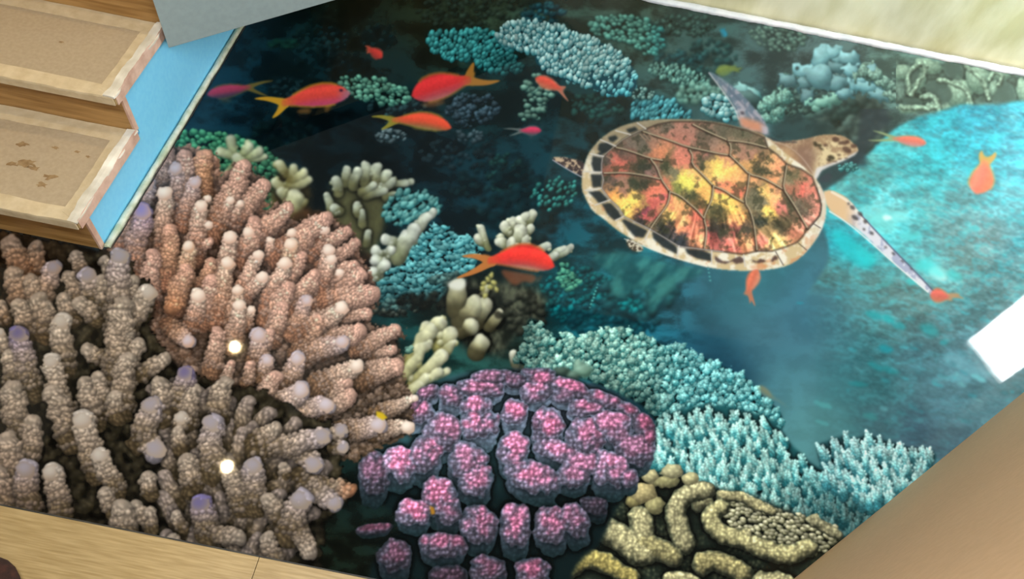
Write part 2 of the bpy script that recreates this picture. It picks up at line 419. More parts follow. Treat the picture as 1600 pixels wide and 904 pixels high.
# upper reef corals
pid = new_part('table_coral', 'dark teal table coral left of the big pale cyan one')
knobs([(665,50),(693,47),(746,44),(776,50),(792,70),(812,96),(822,112),(790,118),(752,112),(741,92),(706,95),(684,86),(668,70)], 6.2, 3.7, C(76,176,178), C(18,86,94), C(8,44,52),
      seed=8, elong=1.35, angfn=lambda x, y: -1.2 + (x - 700) * .004, pid=pid, dof=.5, fill=.9,
      tint=lambda X, Y: (1.12 - .5 * sm(735, 800, X) * sm(66, 100, Y))[..., None])
pid = new_part('tiered_coral', 'green-teal layered coral cut by the white strip beside the big table coral')
knobs([(920,30),(950,24),(985,22),(1012,30),(1036,46),(1044,68),(1034,88),(1006,86),(984,68),(950,62),(926,52)], 7, 3.8, C(122,194,182), C(42,102,102), C(26,66,68), seed=9, elong=1.3, ang=.2, pid=pid, dof=.9, fill=.7,
      tint=lambda X, Y: mix(C(255,255,250), C(160,240,255), sm(1000,1040,X)[..., None]))
pid = new_part('table_coral', 'small round dark green table coral touching the white strip above the turtle flipper')
knobs([(1170,44),(1200,40),(1240,44),(1262,54),(1252,76),(1222,84),(1196,78),(1174,62)], 7, 3.6, C(130,170,158), C(54,86,84), C(48,72,72), seed=10, elong=1.3, ang=.4, pid=pid, dof=1.2, fill=.4)
pid = new_part('table_coral', 'big pale cyan table coral covered in pointed tips, above the pink fish')
bigt = [(773,58),(789,36),(820,30),(866,39),(905,52),(932,64),(964,76),(988,102),(998,127),(986,150),(959,150),(919,136),(892,128),(866,118),(836,100),(836,84),(806,78),(783,74)]
knobs(bigt, 6.0, 3.9, C(196,232,232), C(58,142,156), C(14,70,86), seed=11, elong=1.5,
      angfn=lambda x, y: -1.75 + (x - 800) * .0042, zfn=lambda x, y: -.25 * y * .3, pid=pid, dof=.35, fill=1, soft=1.2, k=1.0, var=.25, tip=.4,
      tint=lambda X, Y: mix(C(255,255,255), C(120,232,250), (sm(60, 0, (X - 1000) * -.45 + (140 - Y) * .9 + 4) * .8)[..., None]))
pid = new_part('table_coral', 'low grey-green table coral just behind the raised flipper tip')
knobs([(1012,104),(1035,97),(1062,100),(1090,112),(1112,128),(1104,138),(1070,134),(1042,126),(1020,118)], 5.6, 3.4, C(142,198,186), C(52,108,108), C(34,78,80), seed=12, elong=1.4, ang=-1.2, pid=pid, dof=.7)
pid = new_part('finger_coral', 'cyan coral with short pointed fingers behind the left top of the shell')
L = knobs([(985,164),(1000,150),(1020,146),(1045,156),(1066,164),(1080,178),(1080,188),(1040,188),(1000,186),(984,180)], 6.2, 3.5, C(110,200,212), C(28,104,122), C(16,70,86), seed=13, elong=1.8, ang=-1.0, pid=pid, dof=.6)
pid = new_part('finger_coral', 'tiny pale knobs of coral at the right foot of the big table coral')
knobs([(986,142),(1005,136),(1024,140),(1020,154),(1000,158),(988,152)], 6.5, 3.2, C(170,214,208), C(40,96,100), C(20,62,68), seed=14, pid=pid, dof=.6)
pid = new_part('cauliflower_coral', 'soft grey-green cauliflower coral left of the raised flipper')
knobs([(1058,140),(1076,132),(1098,130),(1120,136),(1134,148),(1126,160),(1100,158),(1078,164),(1060,154)], 8, 5, C(150,204,190), C(74,130,124), C(62,116,112), seed=15, pid=pid, dof=1.4)
pid = new_part('cauliflower_coral', 'white and cyan knobbed coral touching the raised flipper')
knobs([(1094,156),(1112,148),(1132,152),(1150,168),(1156,182),(1140,188),(1116,186),(1100,176)], 7.2, 4.6, C(200,240,240), C(46,140,156), C(20,92,108), seed=16, elong=1.15, pid=pid, dof=.5)

# pale boulder and lumpy coral on the upper right
def lumps(pid, items, ctip, cside, z=0, rough=.5, seed=0, dof=.9, tex=None, grain=0, aos=9, amb=.4):
    xs = [i[0] for i in items]; ys = [i[1] for i in items]; b = max(max(i[2], i[3]) for i in items) + 8
    L = Layer(min(xs) - b, min(ys) - b, max(xs) + b, max(ys) + b)
    for k, it in enumerate(items):
        cx, cy, rx, ry = it[:4]; a = it[4] if len(it) > 4 else 0; f = it[5] if len(it) > 5 else 1
        L.ball(cx, cy, rx, ry, a, z + k * .4, ctip * f, cside * f, k=.8, rough=rough, seed=seed + k, tip=.35, amb=amb)
    L.ao(5, aos, .6)
    f = .8 + .4 * fbm(L.X, L.Y * 1.3, 12, seed + 3)
    L.c *= f[..., None]
    if grain: L.c *= (.72 + .4 * cell(L.X, L.Y, grain, seed))[..., None]
    L.comp(pid, dof)
lumps(new_part('boulder_coral', 'smooth pale cyan boulder coral right of the raised flipper'),
      [(1168,152,28,14,.5,.6),(1160,142,20,11,.2),(1176,146,18,9,.5)], C(170,232,234), C(56,122,130), seed=30)
lumps(new_part('leafy_coral', 'fluffy green-white coral above the turtle neck'),
      [(1196,170,12,9),(1205,160,16,12),(1220,155,12,10),(1228,148,9,12),(1198,185,14,7,.2),(1214,176,14,9),(1210,188,12,5)], C(160,220,206), C(60,128,126), seed=40, rough=1.1, grain=4)
lumps(new_part('lumpy_coral', 'large pale cyan lumpy coral between turtle head and white strip'),
      [(1262,150,11,14,0,.7),(1258,128,12,14,0,.8),(1232,126,15,11,0,.8),(1262,112,20,14),(1280,120,24,22,0,.9),(1306,130,20,14,0,.85),(1282,92,16,20),(1298,84,20,12,.2),(1322,92,20,12,.2),(1300,104,30,11,.1,.8),(1330,110,18,12),
       (1346,124,14,12),(1318,146,17,9,0,.9),(1352,134,30,11,.25),(1375,148,24,10,.3,.9),(1360,116,18,14,.3,.9)], C(164,222,232), C(80,144,158), seed=50, rough=.7)
lumps(new_part('lumpy_coral', 'small green-white coral lump above the turtle head'),
      [(1284,160,22,9,-.1),(1300,156,12,8,0,.9),(1276,168,8,6)], C(170,232,216), C(84,148,140), seed=60, rough=.8)
lumps(new_part('leafy_coral', 'green-white frilly coral right of the pale cyan lumpy coral'),
      [(1350,112,10,14,.2),(1368,118,14,10),(1380,128,12,9),(1400,150,18,10,.2,.9),(1414,140,14,16,0,.8),(1392,134,10,7)], C(168,214,200), C(70,112,108), seed=70, rough=1.2, grain=4)

# pale green folded leather coral along the white strip
pid = new_part('folded_coral', 'pale green folded coral along the white strip at the upper right')
L = Layer(1400, 60, 1960, 190)
L.poly([(1370,90),(1440,96),(1520,104),(1620,118),(1900,150),(1900,190),(1600,180),(1500,168),(1440,176),(1400,160)], C(92,116,108), z=-20, soft=5)
L.c *= (.8 + .5 * sm(.3, .7, fbm(L.X, L.Y * 1.2, 16, 172)))[..., None]
gh, gl = C(186,224,200), C(104,138,124)
lb = [(1412,112,16,14,.2),(1450,104,24,12,.2),(1432,128,14,16,.4),(1500,146,20,24,-.5),(1468,168,22,9,0),(1420,170,20,8,.1),(1530,122,20,24,-.5),(1552,140,10,18,-.2),(1562,116,16,12,.3),(1604,142,14,22,-.3),(1650,150,26,22,0),(1720,160,30,20,0),(1462,166,10,13,.1)]
for k, (x, y, rx, ry, a) in enumerate(lb): L.ball(x, y, rx, ry, a, k * .3, gh * .92, gl, k=.7, rough=.5, seed=k, tip=.45, amb=.5)
L.c *= (.86 + .22 * cell(L.X, L.Y, 4.2, 6))[..., None]
for P_ in ([(1422,106),(1434,100),(1440,112),(1432,128),(1422,134),(1416,120)],[(1446,126),(1466,124),(1484,134),(1490,152),(1476,166),(1458,160),(1446,146)],[(1408,152),(1434,152),(1444,160),(1436,168),(1412,166)],[(1472,98),(1500,98),(1508,112),(1502,128),(1482,122),(1474,112)],[(1560,126),(1580,128),(1590,150),(1584,164),(1552,162),(1546,152),(1556,144)],[(1612,120),(1640,124),(1636,140),(1618,136)]):
    L.poly(P_, C(76,98,92), soft=2.2, n=2, alpha=.85)
for pts, r in (([(1420,146),(1417,122),(1424,106),(1438,98),(1448,104)],3.5), ([(1444,98),(1446,112),(1436,128),(1424,148)],4), ([(1466,124),(1500,132),(1516,150),(1516,168)],4.5), ([(1440,152),(1454,146),(1466,160),(1468,176)],5), ([(1508,102),(1530,118),(1542,140),(1546,154)],4), ([(1410,169),(1440,170),(1462,166)],4), ([(1546,126),(1552,112),(1568,116),(1560,132)],4)):
    L.worm(pts, (r, r), 22, gh, gh * .75, P=4, seed=2)
L.ao(5, 20, .3); L.comp(pid, 1.1)

# bright cyan reef slope on the right
pid = new_part('reef_slope', 'bright turquoise reef slope filling the right side')
L = Layer(1120, 140, 1960, 1010)
P = [(1262,318),(1290,296),(1322,276),(1344,250),(1362,236),(1392,204),(1426,186),(1460,176),(1482,170),(1500,163),(1530,164),(1570,162),(1600,156),(1760,168),(1960,190),(1960,1010),(1500,1010),(1300,900),(1270,700),(1276,560),(1250,470),(1275,440),(1300,400),(1285,350)]
cp = [(1300,300,(96,176,174)),(1350,262,(110,196,192)),(1400,225,(90,204,210)),(1460,195,(56,192,214)),(1530,180,(64,182,212)),(1600,175,(90,196,220)),(1450,250,(58,204,218)),(1420,290,(96,200,206)),(1520,240,(58,200,226)),
      (1590,250,(90,190,214)),(1340,310,(92,186,188)),(1390,320,(130,214,218)),(1370,345,(120,230,230)),(1420,350,(84,206,214)),(1320,345,(70,170,180)),(1310,370,(24,176,200)),(1345,392,(30,190,206)),(1400,400,(84,192,198)),(1440,330,(104,168,168)),(1500,300,(110,180,186)),
      (1580,320,(100,196,212)),(1480,360,(112,158,162)),(1540,370,(118,158,164)),(1590,370,(104,168,178)),(1450,395,(92,176,184)),(1470,430,(122,212,214)),(1520,420,(104,142,142)),(1590,430,(112,160,162)),(1300,430,(70,128,130)),(1350,440,(84,138,136)),(1400,450,(86,136,134)),
      (1440,480,(88,134,132)),(1360,490,(62,140,144)),(1300,520,(46,114,124)),(1400,500,(76,140,146)),(1350,540,(42,126,138)),(1450,510,(92,136,144)),(1300,600,(40,116,124)),(1360,600,(52,122,130)),(1430,560,(72,132,148)),(1500,560,(90,152,170)),(1480,620,(88,146,164)),(1550,640,(100,164,182)),
      (1300,660,(64,134,138)),(1380,660,(68,120,132)),(1430,680,(70,108,130)),(1500,700,(84,124,144)),(1700,400,(110,160,170)),(1700,200,(90,190,210)),(1600,600,(100,150,160))]
cb = rbf(L.X[::4, ::4], L.Y[::4, ::4], cp, 24); cb = np.repeat(np.repeat(cb, 4, 0), 4, 1)[:L.X.shape[0], :L.X.shape[1]]; cb = blur(cb, 5)
wx = L.X + 10 * noise(L.X / 22, L.Y / 22, 61); n1 = fbm(wx, L.Y * 2.0, 30, 62, 5); n2 = fbm(L.X, L.Y * 1.8, 9, 66, 3)
n3 = fbm(wx * .8, L.Y * 1.3, 15, 68, 3)
str_ = (1 - .55 * sm(480, 680, L.Y))
tt = (sm(.25, .75, n1) - .5) * .26 * str_ + (n2 - .5) * .26 * str_
n4 = fbm(wx, L.Y * 2.4 - L.X * .5, 11, 160, 3); n5 = fbm(L.X * 1.0, L.Y * 2.2 - L.X * .6, 5, 164, 2)
cb = cb * (1 + tt[..., None])
k_ = (1 - .7 * sm(470, 620, L.Y))
cb = mix(cb, C(66,206,222), (sm(.50, .66, n4) * .45 * k_)[..., None]); cb = mix(cb, C(80,140,148), (sm(.46, .32, n4) * .45 * k_)[..., None])
cb = cb * (1 + ((n5 - .5) * .35 * (1 - .4 * sm(470, 620, L.Y)))[..., None])
cb = cb + (C(60,225,235) - cb) * (sm(.60, .75, n3) * sm(.40, .60, n1) * .34 * (1 - .4 * sm(420, 700, L.Y)))[..., None]
cb = cb * C(240,244,248) * (1.0 - .06 * sm(330, 200, L.Y))[..., None]; cb = mix(cb, cb.mean(-1, keepdims=True) * C(226,262,272), (.30 * sm(330, 520, L.Y))[..., None]); cb = np.clip(cb, 0, 1)
L.poly(P, C(0,0,0), z=0, soft=2, n=2, fn=lambda X, Y: cb[int(Y[0,0] - .5) - L.y0:int(Y[0,0] - .5) - L.y0 + X.shape[0], int(X[0,0] - .5) - L.x0:int(X[0,0] - .5) - L.x0 + X.shape[1]])
edge = sm(150, 0, L.X - 1235) * sm(430, 470, L.Y)
L.a *= 1 - edge
L.comp(pid, 1.0)
# bright nodules and specks of the slope
L = Layer(1240, 180, 1700, 700)
rs = np.random.RandomState(5)
for (x, y, rx, ry, a, c, al) in [(1372,334,34,14,.1,(150,240,240),.5),(1378,350,26,16,.4,(120,240,240),.5),(1408,338,14,8,0,(150,250,250),.6),(1386,340,8,4,0,(230,250,250),.8),(1330,388,44,13,.75,(20,200,214),.75),(1352,402,20,9,.6,(30,214,224),.7),
        (1422,368,18,7,0,(80,220,226),.6),(1466,428,16,8,.5,(220,250,246),.9),(1455,418,26,11,.5,(70,230,236),.7),(1492,430,14,7,.3,(60,208,214),.6),(1426,440,11,5,0,(50,196,202),.6),(1440,416,12,6,0,(60,216,222),.6),
        (1383,444,10,5,0,(70,196,196),.5),(1365,492,14,6,.3,(20,170,184),.7),(1388,498,12,6,.6,(20,176,190),.7),(1405,508,12,5,.3,(30,176,190),.6),(1384,545,12,6,.2,(20,160,180),.7),(1368,572,14,5,.5,(30,160,172),.5),(1392,578,14,5,.3,(30,164,174),.5),
        (1452,515,18,8,.4,(40,170,178),.6),(1475,535,7,4,0,(40,190,200),.5),(1510,572,40,10,.4,(130,196,214),.5),(1528,590,14,4,.4,(130,220,232),.7),(1500,590,18,6,.2,(120,190,208),.5),(1222,455,6,2.5,0,(20,170,190),.7),(1216,477,6,3,0,(20,180,200),.7),
        (1250,473,6,1.5,0,(30,150,170),.7),(1286,632,16,4,.3,(90,190,190),.5),(1285,660,12,3,.3,(90,180,180),.5),(1342,600,16,4,.1,(36,140,150),.6),(1360,650,12,5,.3,(60,160,162),.5),(1188,437,5,4,0,(40,170,186),.7)]:
    Pp = [(x + rx * np.cos(q) * np.cos(a) - ry * np.sin(q) * np.sin(a) + (rs.rand() - .5) * ry * .6, y + rx * np.cos(q) * np.sin(a) + ry * np.sin(q) * np.cos(a) + (rs.rand() - .5) * ry * .5) for q in np.linspace(0, 6.28, 14)[:-1]]
    L.poly(Pp, C(*c), soft=min(4, ry * .35), alpha=al)
for k in range(230):
    x = 1310 + rs.rand() * 330; y = 180 + rs.rand() ** 1.2 * 480
    if not inpoly(np.array([[x]]), np.array([[y]]), P)[0, 0]: continue
    rx = 3 + 8 * rs.rand(); ry = 1.5 + 2.5 * rs.rand(); a = .1 + .5 * rs.rand()
    c = [(60,214,230), (130,226,236), (52,120,134), (60,140,150), (40,170,190)][rs.randint(5)]
    Pp = [(x + rx * np.cos(q) * np.cos(a) - ry * np.sin(q) * np.sin(a), y + rx * np.cos(q) * np.sin(a) + ry * np.sin(q) * np.cos(a)) for q in np.linspace(0, 6.28, 9)[:-1]]
    L.poly(Pp, C(*c), soft=1.2, alpha=.18 + .22 * rs.rand())
L.i[:] = 0
w = (slice(L.y0 - AY0, L.y1 - AY0), slice(L.x0 - AX0, L.x1 - AX0)); keep = PID[w].copy(); L.comp(pid, .6); PID[w] = keep
# dark hollow beside the turtle's head
L = Layer(1200, 170, 1420, 340)
L.poly([(1222,188),(1262,176),(1320,170),(1370,150),(1400,176),(1384,204),(1358,232),(1350,262),(1318,272),(1298,280),(1282,284),(1262,292),(1230,250),(1205,214)], C(40,62,68), soft=4, n=1, alpha=.0)
L.poly([(1346,170),(1384,168),(1392,190),(1368,214),(1352,240),(1356,260),(1336,262),(1322,250),(1340,220)], C(40,52,62), soft=3, alpha=.75)
L.poly([(1202,196),(1240,180),(1290,190),(1300,212),(1280,222),(1240,222),(1212,214)], C(34,56,60), soft=4, alpha=.7)
L.poly([(1282,276),(1296,268),(1300,276),(1296,284),(1280,284)], C(56,64,74), soft=1.5, alpha=.9)
L.comp(0, .6)
clumps(1325, 262, 14, 8, 26, 2.6, C(130,224,222), C(40,140,150), seed=33, dof=.5)
# ---- middle distance ---------------------------------------------------------------------
pid = new_part('knobbly_coral', 'dark green knobbly coral beside the blue stair wall')
knobs([(244,226),(262,208),(300,204),(340,206),(366,212),(392,218),(420,232),(440,250),(474,300),(470,322),(440,330),(400,330),(330,310),(270,262)], 7.6, 4.6, C(92,176,132), C(26,92,70), C(12,50,42), seed=41, elong=1.25, ang=.5,
      pid=pid, dof=.7, fill=1, tint=lambda X, Y: (1.05 - .45 * sm(380, 470, X))[..., None])
def soft_fingers(pid, items, chi, clo, dof=1.2, fills=(), seed=0, grain=0):
    xs = [v for it in items for v in (it[0], it[2])]; ys = [v for it in items for v in (it[1], it[3])]
    for f in fills: xs += [p[0] for p in f[0]]; ys += [p[1] for p in f[0]]
    L = Layer(min(xs) - 22, min(ys) - 22, max(xs) + 22, max(ys) + 22)
    for f in fills: L.poly(f[0], f[1], z=-18, soft=f[2], n=2)
    for k, (tx, ty, bx, by, rt, rb) in enumerate(items):
        L.cone(tx, ty, bx, by, rt, rb, rt, 0, chi, mix(clo, chi, .6), clo, P=9, amp=.1, white=.8, cw=mix(chi, C(250,252,244), .4), seed=seed + k, wspan=.5)
    r_ = np.random.RandomState(seed + 60)
    for (tx, ty, bx, by, rt, rb) in items:          # small lumps and side knobs
        for q in range(3):
            t = r_.rand(); a = r_.rand() * 6.283; R = rt * (.35 + .3 * r_.rand()); k_ = .6 + .5 * (1 - t)
            L.ball(tx + (bx - tx) * t + np.cos(a) * rt * .7, ty + (by - ty) * t + np.sin(a) * rt * .6, R * 1.15, R, a, rt * (1.1 - t), np.minimum(chi * (.75 + .35 * (1 - t)), 1), clo * k_, k=.8, rough=.35, seed=q, tip=.3)
    L.ao(5, 12, .55)
    L.c *= (.80 + .38 * fbm(L.X, L.Y, 9, seed))[..., None]
    L.comp(pid, dof)
soft_fingers(new_part('soft_coral', 'cream forked soft coral on the dark green knobbly coral'),
    [(361,218,366,245,9,7),(345,236,372,246,9,7),(388,228,376,244,9,7),(404,236,382,248,9,7),(414,244,384,252,5,6),(332,294,374,250,2.5,8),(372,246,378,262,9,8)], C(206,214,178), C(140,150,104), seed=1, dof=1.4)
soft_fingers(new_part('soft_coral', 'cream and olive lumpy soft coral behind the peach staghorn tips'),
    [(437,256,446,272,9,8),(458,262,456,280,8,8),(474,270,452,286,9,9),(482,282,440,296,8,9),(440,300,452,310,9,9),(462,310,458,340,16,20),(430,284,448,296,8,9)], C(204,206,164), C(112,104,58), seed=2, dof=1.4,
    fills=[([(430,262),(478,268),(486,300),(480,340),(470,366),(440,352),(418,320)], C(86,72,40), 5)])
# rusty ground between the peach coral and the olive coral
clumps(548, 400, 24, 60, 60, 8, C(86,60,44), C(36,24,20), seed=50, dof=3.2, fill=1)
clumps(500, 342, 40, 14, 40, 7, C(92,60,34), C(40,28,20), seed=51, dof=3)
pid = new_part('sculpted_coral', 'olive-white sculpted coral standing behind the peach staghorn coral')
soft_fingers(pid,
    [(524,282,530,300,9,9),(541,265,540,285,8,9),(557,268,552,290,9,10),(573,259,572,285,9,10),(590,262,586,285,10,10),(606,272,600,290,9,10),(612,282,588,300,8,8),(634,285,610,286,7,6),(643,284,632,286,6,6),(622,303,604,308,5,8),
     (584,290,566,300,7,9),(523,325,528,330,9,9),(557,320,560,335,7,7),(565,330,566,350,5,8),(600,296,572,306,7,9),(510,305,520,330,6,10),(575,363,572,380,6,8)], C(190,200,180), C(108,108,74), seed=3, dof=1.0,
    fills=[([(520,276),(560,262),(604,268),(622,292),(614,320),(600,350),(592,380),(580,400),(552,380),(524,352),(512,322)], C(84,84,56), 5)])
# teal foliage corals
teal = dict(ctip=C(132,196,192), cside=C(34,112,120), cfill=C(10,52,60))
pid = new_part('foliage_coral', 'teal branching coral right of the olive sculpted coral')
knobs([(596,326),(612,306),(632,298),(656,298),(676,306),(690,318),(688,334),(668,342),(640,346),(620,352),(602,350)], 8, 4.6, seed=42, elong=1.5, ang=-.8, pid=pid, dof=.8, rough=.6, **teal)
pid = new_part('foliage_coral', 'large teal coral thicket behind the white finger coral')
knobs([(672,352),(694,352),(716,368),(742,376),(756,390),(742,420),(716,432),(700,452),(690,470),(650,470),(612,476),(590,466),(584,446),(606,426),(628,404),(646,380)], 7.4, 4.2, seed=43, elong=1.7, angfn=lambda x, y: -.9 + 2 * noise(np.array([x / 9.]), np.array([y / 9.]), 5)[0],
      pid=pid, dof=.5, rough=.9, ctip=C(110,176,180), cside=C(26,96,108), cfill=C(8,40,48), tint=lambda X, Y: (1.15 - .55 * sm(420, 475, Y))[..., None])
clumps(700, 436, 26, 8, 30, 4, C(124,168,164), C(40,80,84), seed=52, dof=.8)
clumps(622, 476, 26, 8, 26, 3.6, C(120,170,166), C(30,60,64), seed=53, dof=.7)
clumps(690, 470, 70, 12, 50, 5, C(44,44,36), C(14,16,14), seed=54, dof=1.6)
pid = new_part('finger_coral', 'white finger coral pointing up between the olive coral and the teal thicket')
soft_fingers(pid, [(668,338,640,368,9,13),(676,330,660,350,7,9),(634,368,628,384,10,11),(604,372,620,382,10,9),(612,392,604,400,9,9),(586,392,594,404,9,9),(588,408,600,408,11,10),(584,424,588,432,10,9),(600,414,586,430,11,10),(648,360,620,400,12,15),(578,436,590,430,8,9)],
    C(212,220,208), C(132,138,104), seed=4, dof=1.0)
# white lumps and fingers around the big red fish
pid = new_part('lumpy_coral', 'white lumpy coral standing behind the big red fish')
soft_fingers(pid, [(820,338,818,352,9,9),(832,334,826,350,8,9),(814,344,816,360,9,9),(790,352,798,366,9,9),(800,346,806,362,8,8),(828,356,822,366,8,8),(782,376,794,384,10,9),(800,378,806,392,10,10),(820,374,812,390,10,9),(752,356,762,388,7,6),(746,372,758,380,8,7),(812,360,806,384,12,13)],
    C(218,222,200), C(120,124,84), seed=5, dof=.7)
pid = new_part('finger_coral', 'pale finger coral reaching right behind the nose of the big red fish')
soft_fingers(pid, [(893,387,866,402,6,8),(882,388,856,404,6,8),(856,384,836,396,7,8),(868,396,850,410,6,8)], C(206,214,200), C(120,130,100), seed=6, dof=.6)
pid = new_part('foliage_coral', 'small mint green coral right of the big red fish')
knobs([(872,410),(884,404),(892,412),(888,424),(906,432),(908,446),(894,456),(876,448),(868,434),(876,424)], 6, 3.4, C(112,196,160), C(36,110,100), C(18,70,74), seed=44, elong=1.3, pid=pid, dof=.7, rough=.7, alpha=.9)
# tube corals under the big red fish
L = Layer(680, 410, 880, 580)
L.poly([(700,430),(740,440),(790,440),(836,446),(860,470),(834,500),(800,530),(790,556),(740,556),(712,530),(700,500),(690,470)], C(44,46,36), z=-20, soft=6, n=2,
       fn=lambda X, Y: mix(C(26,30,26), C(92,96,78), sm(.35, .75, fbm(X * 1.6, Y * .8, 16, 71))[..., None]))
pid = new_part('tube_coral', 'beige tube corals with open mouths under the big red fish')
for (tx, ty, bx, by, rt, rb, s) in [(716,446,714,484,14,20,1),(758,478,740,500,15,16,2),(734,508,724,516,15,15,3),(780,490,764,510,9,10,4),(742,474,722,500,16,20,5),(752,535,746,550,14,16,6),(762,450,752,462,6,7,7)]:
    L.cone(tx, ty, bx, by, rt, rb, rt, 0, C(196,196,164), C(150,146,112), C(76,72,50), P=9, amp=.12, white=.5, cw=C(232,230,210), seed=s, wspan=.4)
L.ao(5, 10, .6)
L.poly([(714,436),(728,436),(728,448),(718,454),(702,450),(698,442)], C(222,224,212), soft=2, n=1)
L.poly([(770,490),(778,484),(786,490),(784,498),(776,498)], C(60,58,48), soft=1, n=1)
for k, (x, y) in enumerate([(756,442),(766,448),(772,442),(762,436),(776,452),(754,450),(768,430),(758,462)]):
    L.ball(x, y, 5, 4, .3 * k, 30, C(214,210,130), C(130,126,70), rough=.6, seed=k)
L.comp(pid, 1.1)
clumps(820, 490, 34, 30, 60, 5, C(92,96,80), C(28,34,32), seed=55, dof=1.4)
pid = new_part('finger_coral', 'cream diagonal finger coral between the peach coral tips and the purple coral')
soft_fingers(pid, [(672,514,640,570,13,14),(688,506,676,520,13,14),(664,508,660,530,9,10),(702,520,688,540,13,14),(706,536,690,552,10,14),(662,540,610,612,12,8),(668,534,640,560,10,12),(690,556,640,606,12,10),(684,580,640,612,10,9),(698,578,680,588,7,9),(664,590,632,614,10,8),(656,600,622,620,10,8)],
    C(222,222,184), C(140,136,82), seed=7, dof=1.0)
clumps(640, 545, 4, 5, 6, 4, C(150,204,190), C(60,120,110), seed=56, dof=.5)
soft_fingers(new_part('finger_coral', 'small cream coral fingers just above the top of the purple coral'),
    [(803,552,806,570,7,8),(818,556,820,570,7,8),(824,560,826,572,6,7)], C(206,206,186), C(90,90,70), seed=8, dof=.8)

# ---- right foreground: cyan corals ---------------------------------------------------------
pid = new_part('bushy_coral', 'large bushy coral of round blue-green knobs above the purple coral')
P1 = [(802,566),(808,548),(820,536),(822,502),(832,496),(848,508),(862,520),(872,530),(884,518),(900,530),(918,522),(940,514),(960,512),(990,520),(1008,526),(1024,532),(1040,542),(1062,542),(1082,548),(1092,556),(1112,566),(1134,574),(1158,586),(1178,600),(1192,618),(1208,632),(1222,648),(1226,668),(1200,690),(1150,700),(1080,700),(1036,690),(1026,660),(1012,640),(990,624),(964,610),(936,600),(910,590),(876,584),(840,578)]
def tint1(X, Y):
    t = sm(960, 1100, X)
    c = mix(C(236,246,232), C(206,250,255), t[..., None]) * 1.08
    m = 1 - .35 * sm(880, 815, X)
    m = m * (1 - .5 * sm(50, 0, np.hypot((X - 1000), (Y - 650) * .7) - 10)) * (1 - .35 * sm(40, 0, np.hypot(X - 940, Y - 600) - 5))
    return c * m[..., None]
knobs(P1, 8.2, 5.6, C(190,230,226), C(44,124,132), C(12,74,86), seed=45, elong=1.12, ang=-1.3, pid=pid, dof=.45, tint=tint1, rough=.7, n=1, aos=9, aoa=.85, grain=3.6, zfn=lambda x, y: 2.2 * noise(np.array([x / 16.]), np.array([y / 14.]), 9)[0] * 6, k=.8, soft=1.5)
lumps(new_part('soft_coral', 'blurred pale green lump on the edge of the bushy coral above the purple coral'),
      [(910,578,18,11,.2),(896,586,14,8,0,.7),(876,580,14,8,.1,.5),(904,570,10,9,0)], C(160,200,180), C(74,112,96), seed=80, dof=2)

def spikes(pid, P, step, ln, r, ctip, cmid, cbase, seed=0, dof=.6, aos=8, tint=None, tips=None, dirfn=None, n=1, fillc=None):
    Q = smooth(P, n); xs = [p[0] for p in Q]; ys = [p[1] for p in Q]
    L = Layer(min(xs) - 14, min(ys) - 30, max(xs) + 14, max(ys) + 24)
    L.poly(Q, fillc if fillc is not None else cbase * .7, z=-12, soft=2)
    rs = np.random.RandomState(seed); pts = scatter(Q, step, .5, seed)
    if tips: pts += tips
    pts.sort(key=lambda p: p[1])
    for k, (x, y) in enumerate(pts):
        a = (dirfn(x, y) if dirfn else -1.57) + (rs.rand() - .5) * .5; l = ln * (.7 + .6 * rs.rand()); f = .82 + .3 * rs.rand()
        bx, by = x - np.cos(a) * l, y - np.sin(a) * l
        zz = (y - min(ys)) * .12 + rs.rand() * 4
        L.cone(x, y, bx, by, r * .34, r * 1.35, zz + 5, zz - 4, ctip * f, cmid * f, cbase * f, P=4.2, amp=.9, white=.0, seed=k)
        for q in range(6):                 # side nubs
            t = .18 + .7 * rs.rand(); sd = rs.choice([-1, 1]) * (.35 + .6 * t); px = x + (bx - x) * t; py = y + (by - y) * t
            L.cone(px + sd * r * 1.2, py - r * .7, px, py + 1, r * .26, r * .55, zz + 3, zz - 2, ctip * f, mix(cmid, ctip, .3) * f, cbase * f, P=5, amp=.3, seed=k + q)
    L.ao(4, aos * 1.6, .7)
    L.c *= 1.12
    if tint is not None: L.c *= tint(L.X, L.Y)
    L.comp(pid, dof)
pid = new_part('spiky_coral', 'pale cyan coral of upright spikes between the purple and the yellow coral')
P2 = [(1022,664),(1034,648),(1060,640),(1090,634),(1120,632),(1150,638),(1180,644),(1206,654),(1222,672),(1236,694),(1254,710),(1268,724),(1290,735),(1330,730),(1370,716),(1420,704),(1462,706),(1462,722),(1400,770),(1330,830),(1290,806),(1240,796),(1200,778),(1160,764),(1110,752),(1060,734),(1020,728),(1012,700)]
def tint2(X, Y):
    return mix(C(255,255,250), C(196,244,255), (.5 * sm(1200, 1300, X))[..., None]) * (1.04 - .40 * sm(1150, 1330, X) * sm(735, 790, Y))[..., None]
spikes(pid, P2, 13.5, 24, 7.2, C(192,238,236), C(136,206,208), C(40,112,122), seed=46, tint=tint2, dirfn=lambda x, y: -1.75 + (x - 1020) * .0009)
pid = new_part('spiky_coral', 'bright pale cyan spiky coral touching the tan wall')
P3 = [(1276,694),(1300,686),(1318,680),(1334,686),(1352,678),(1374,684),(1392,690),(1406,694),(1426,700),(1440,698),(1460,704),(1460,722),(1430,744),(1400,764),(1370,780),(1344,772),(1320,756),(1296,744),(1280,722)]
tp = [(1276,692),(1300,683),(1319,674),(1334,683),(1353,672),(1375,680),(1390,687),(1406,691),(1425,698),(1441,697),(1454,699)]
spikes(pid, P3, 14, 26, 7.2, C(208,250,252), C(150,222,226), C(54,124,136), seed=47, tips=tp, dirfn=lambda x, y: -1.95 + (x - 1276) * .0030)

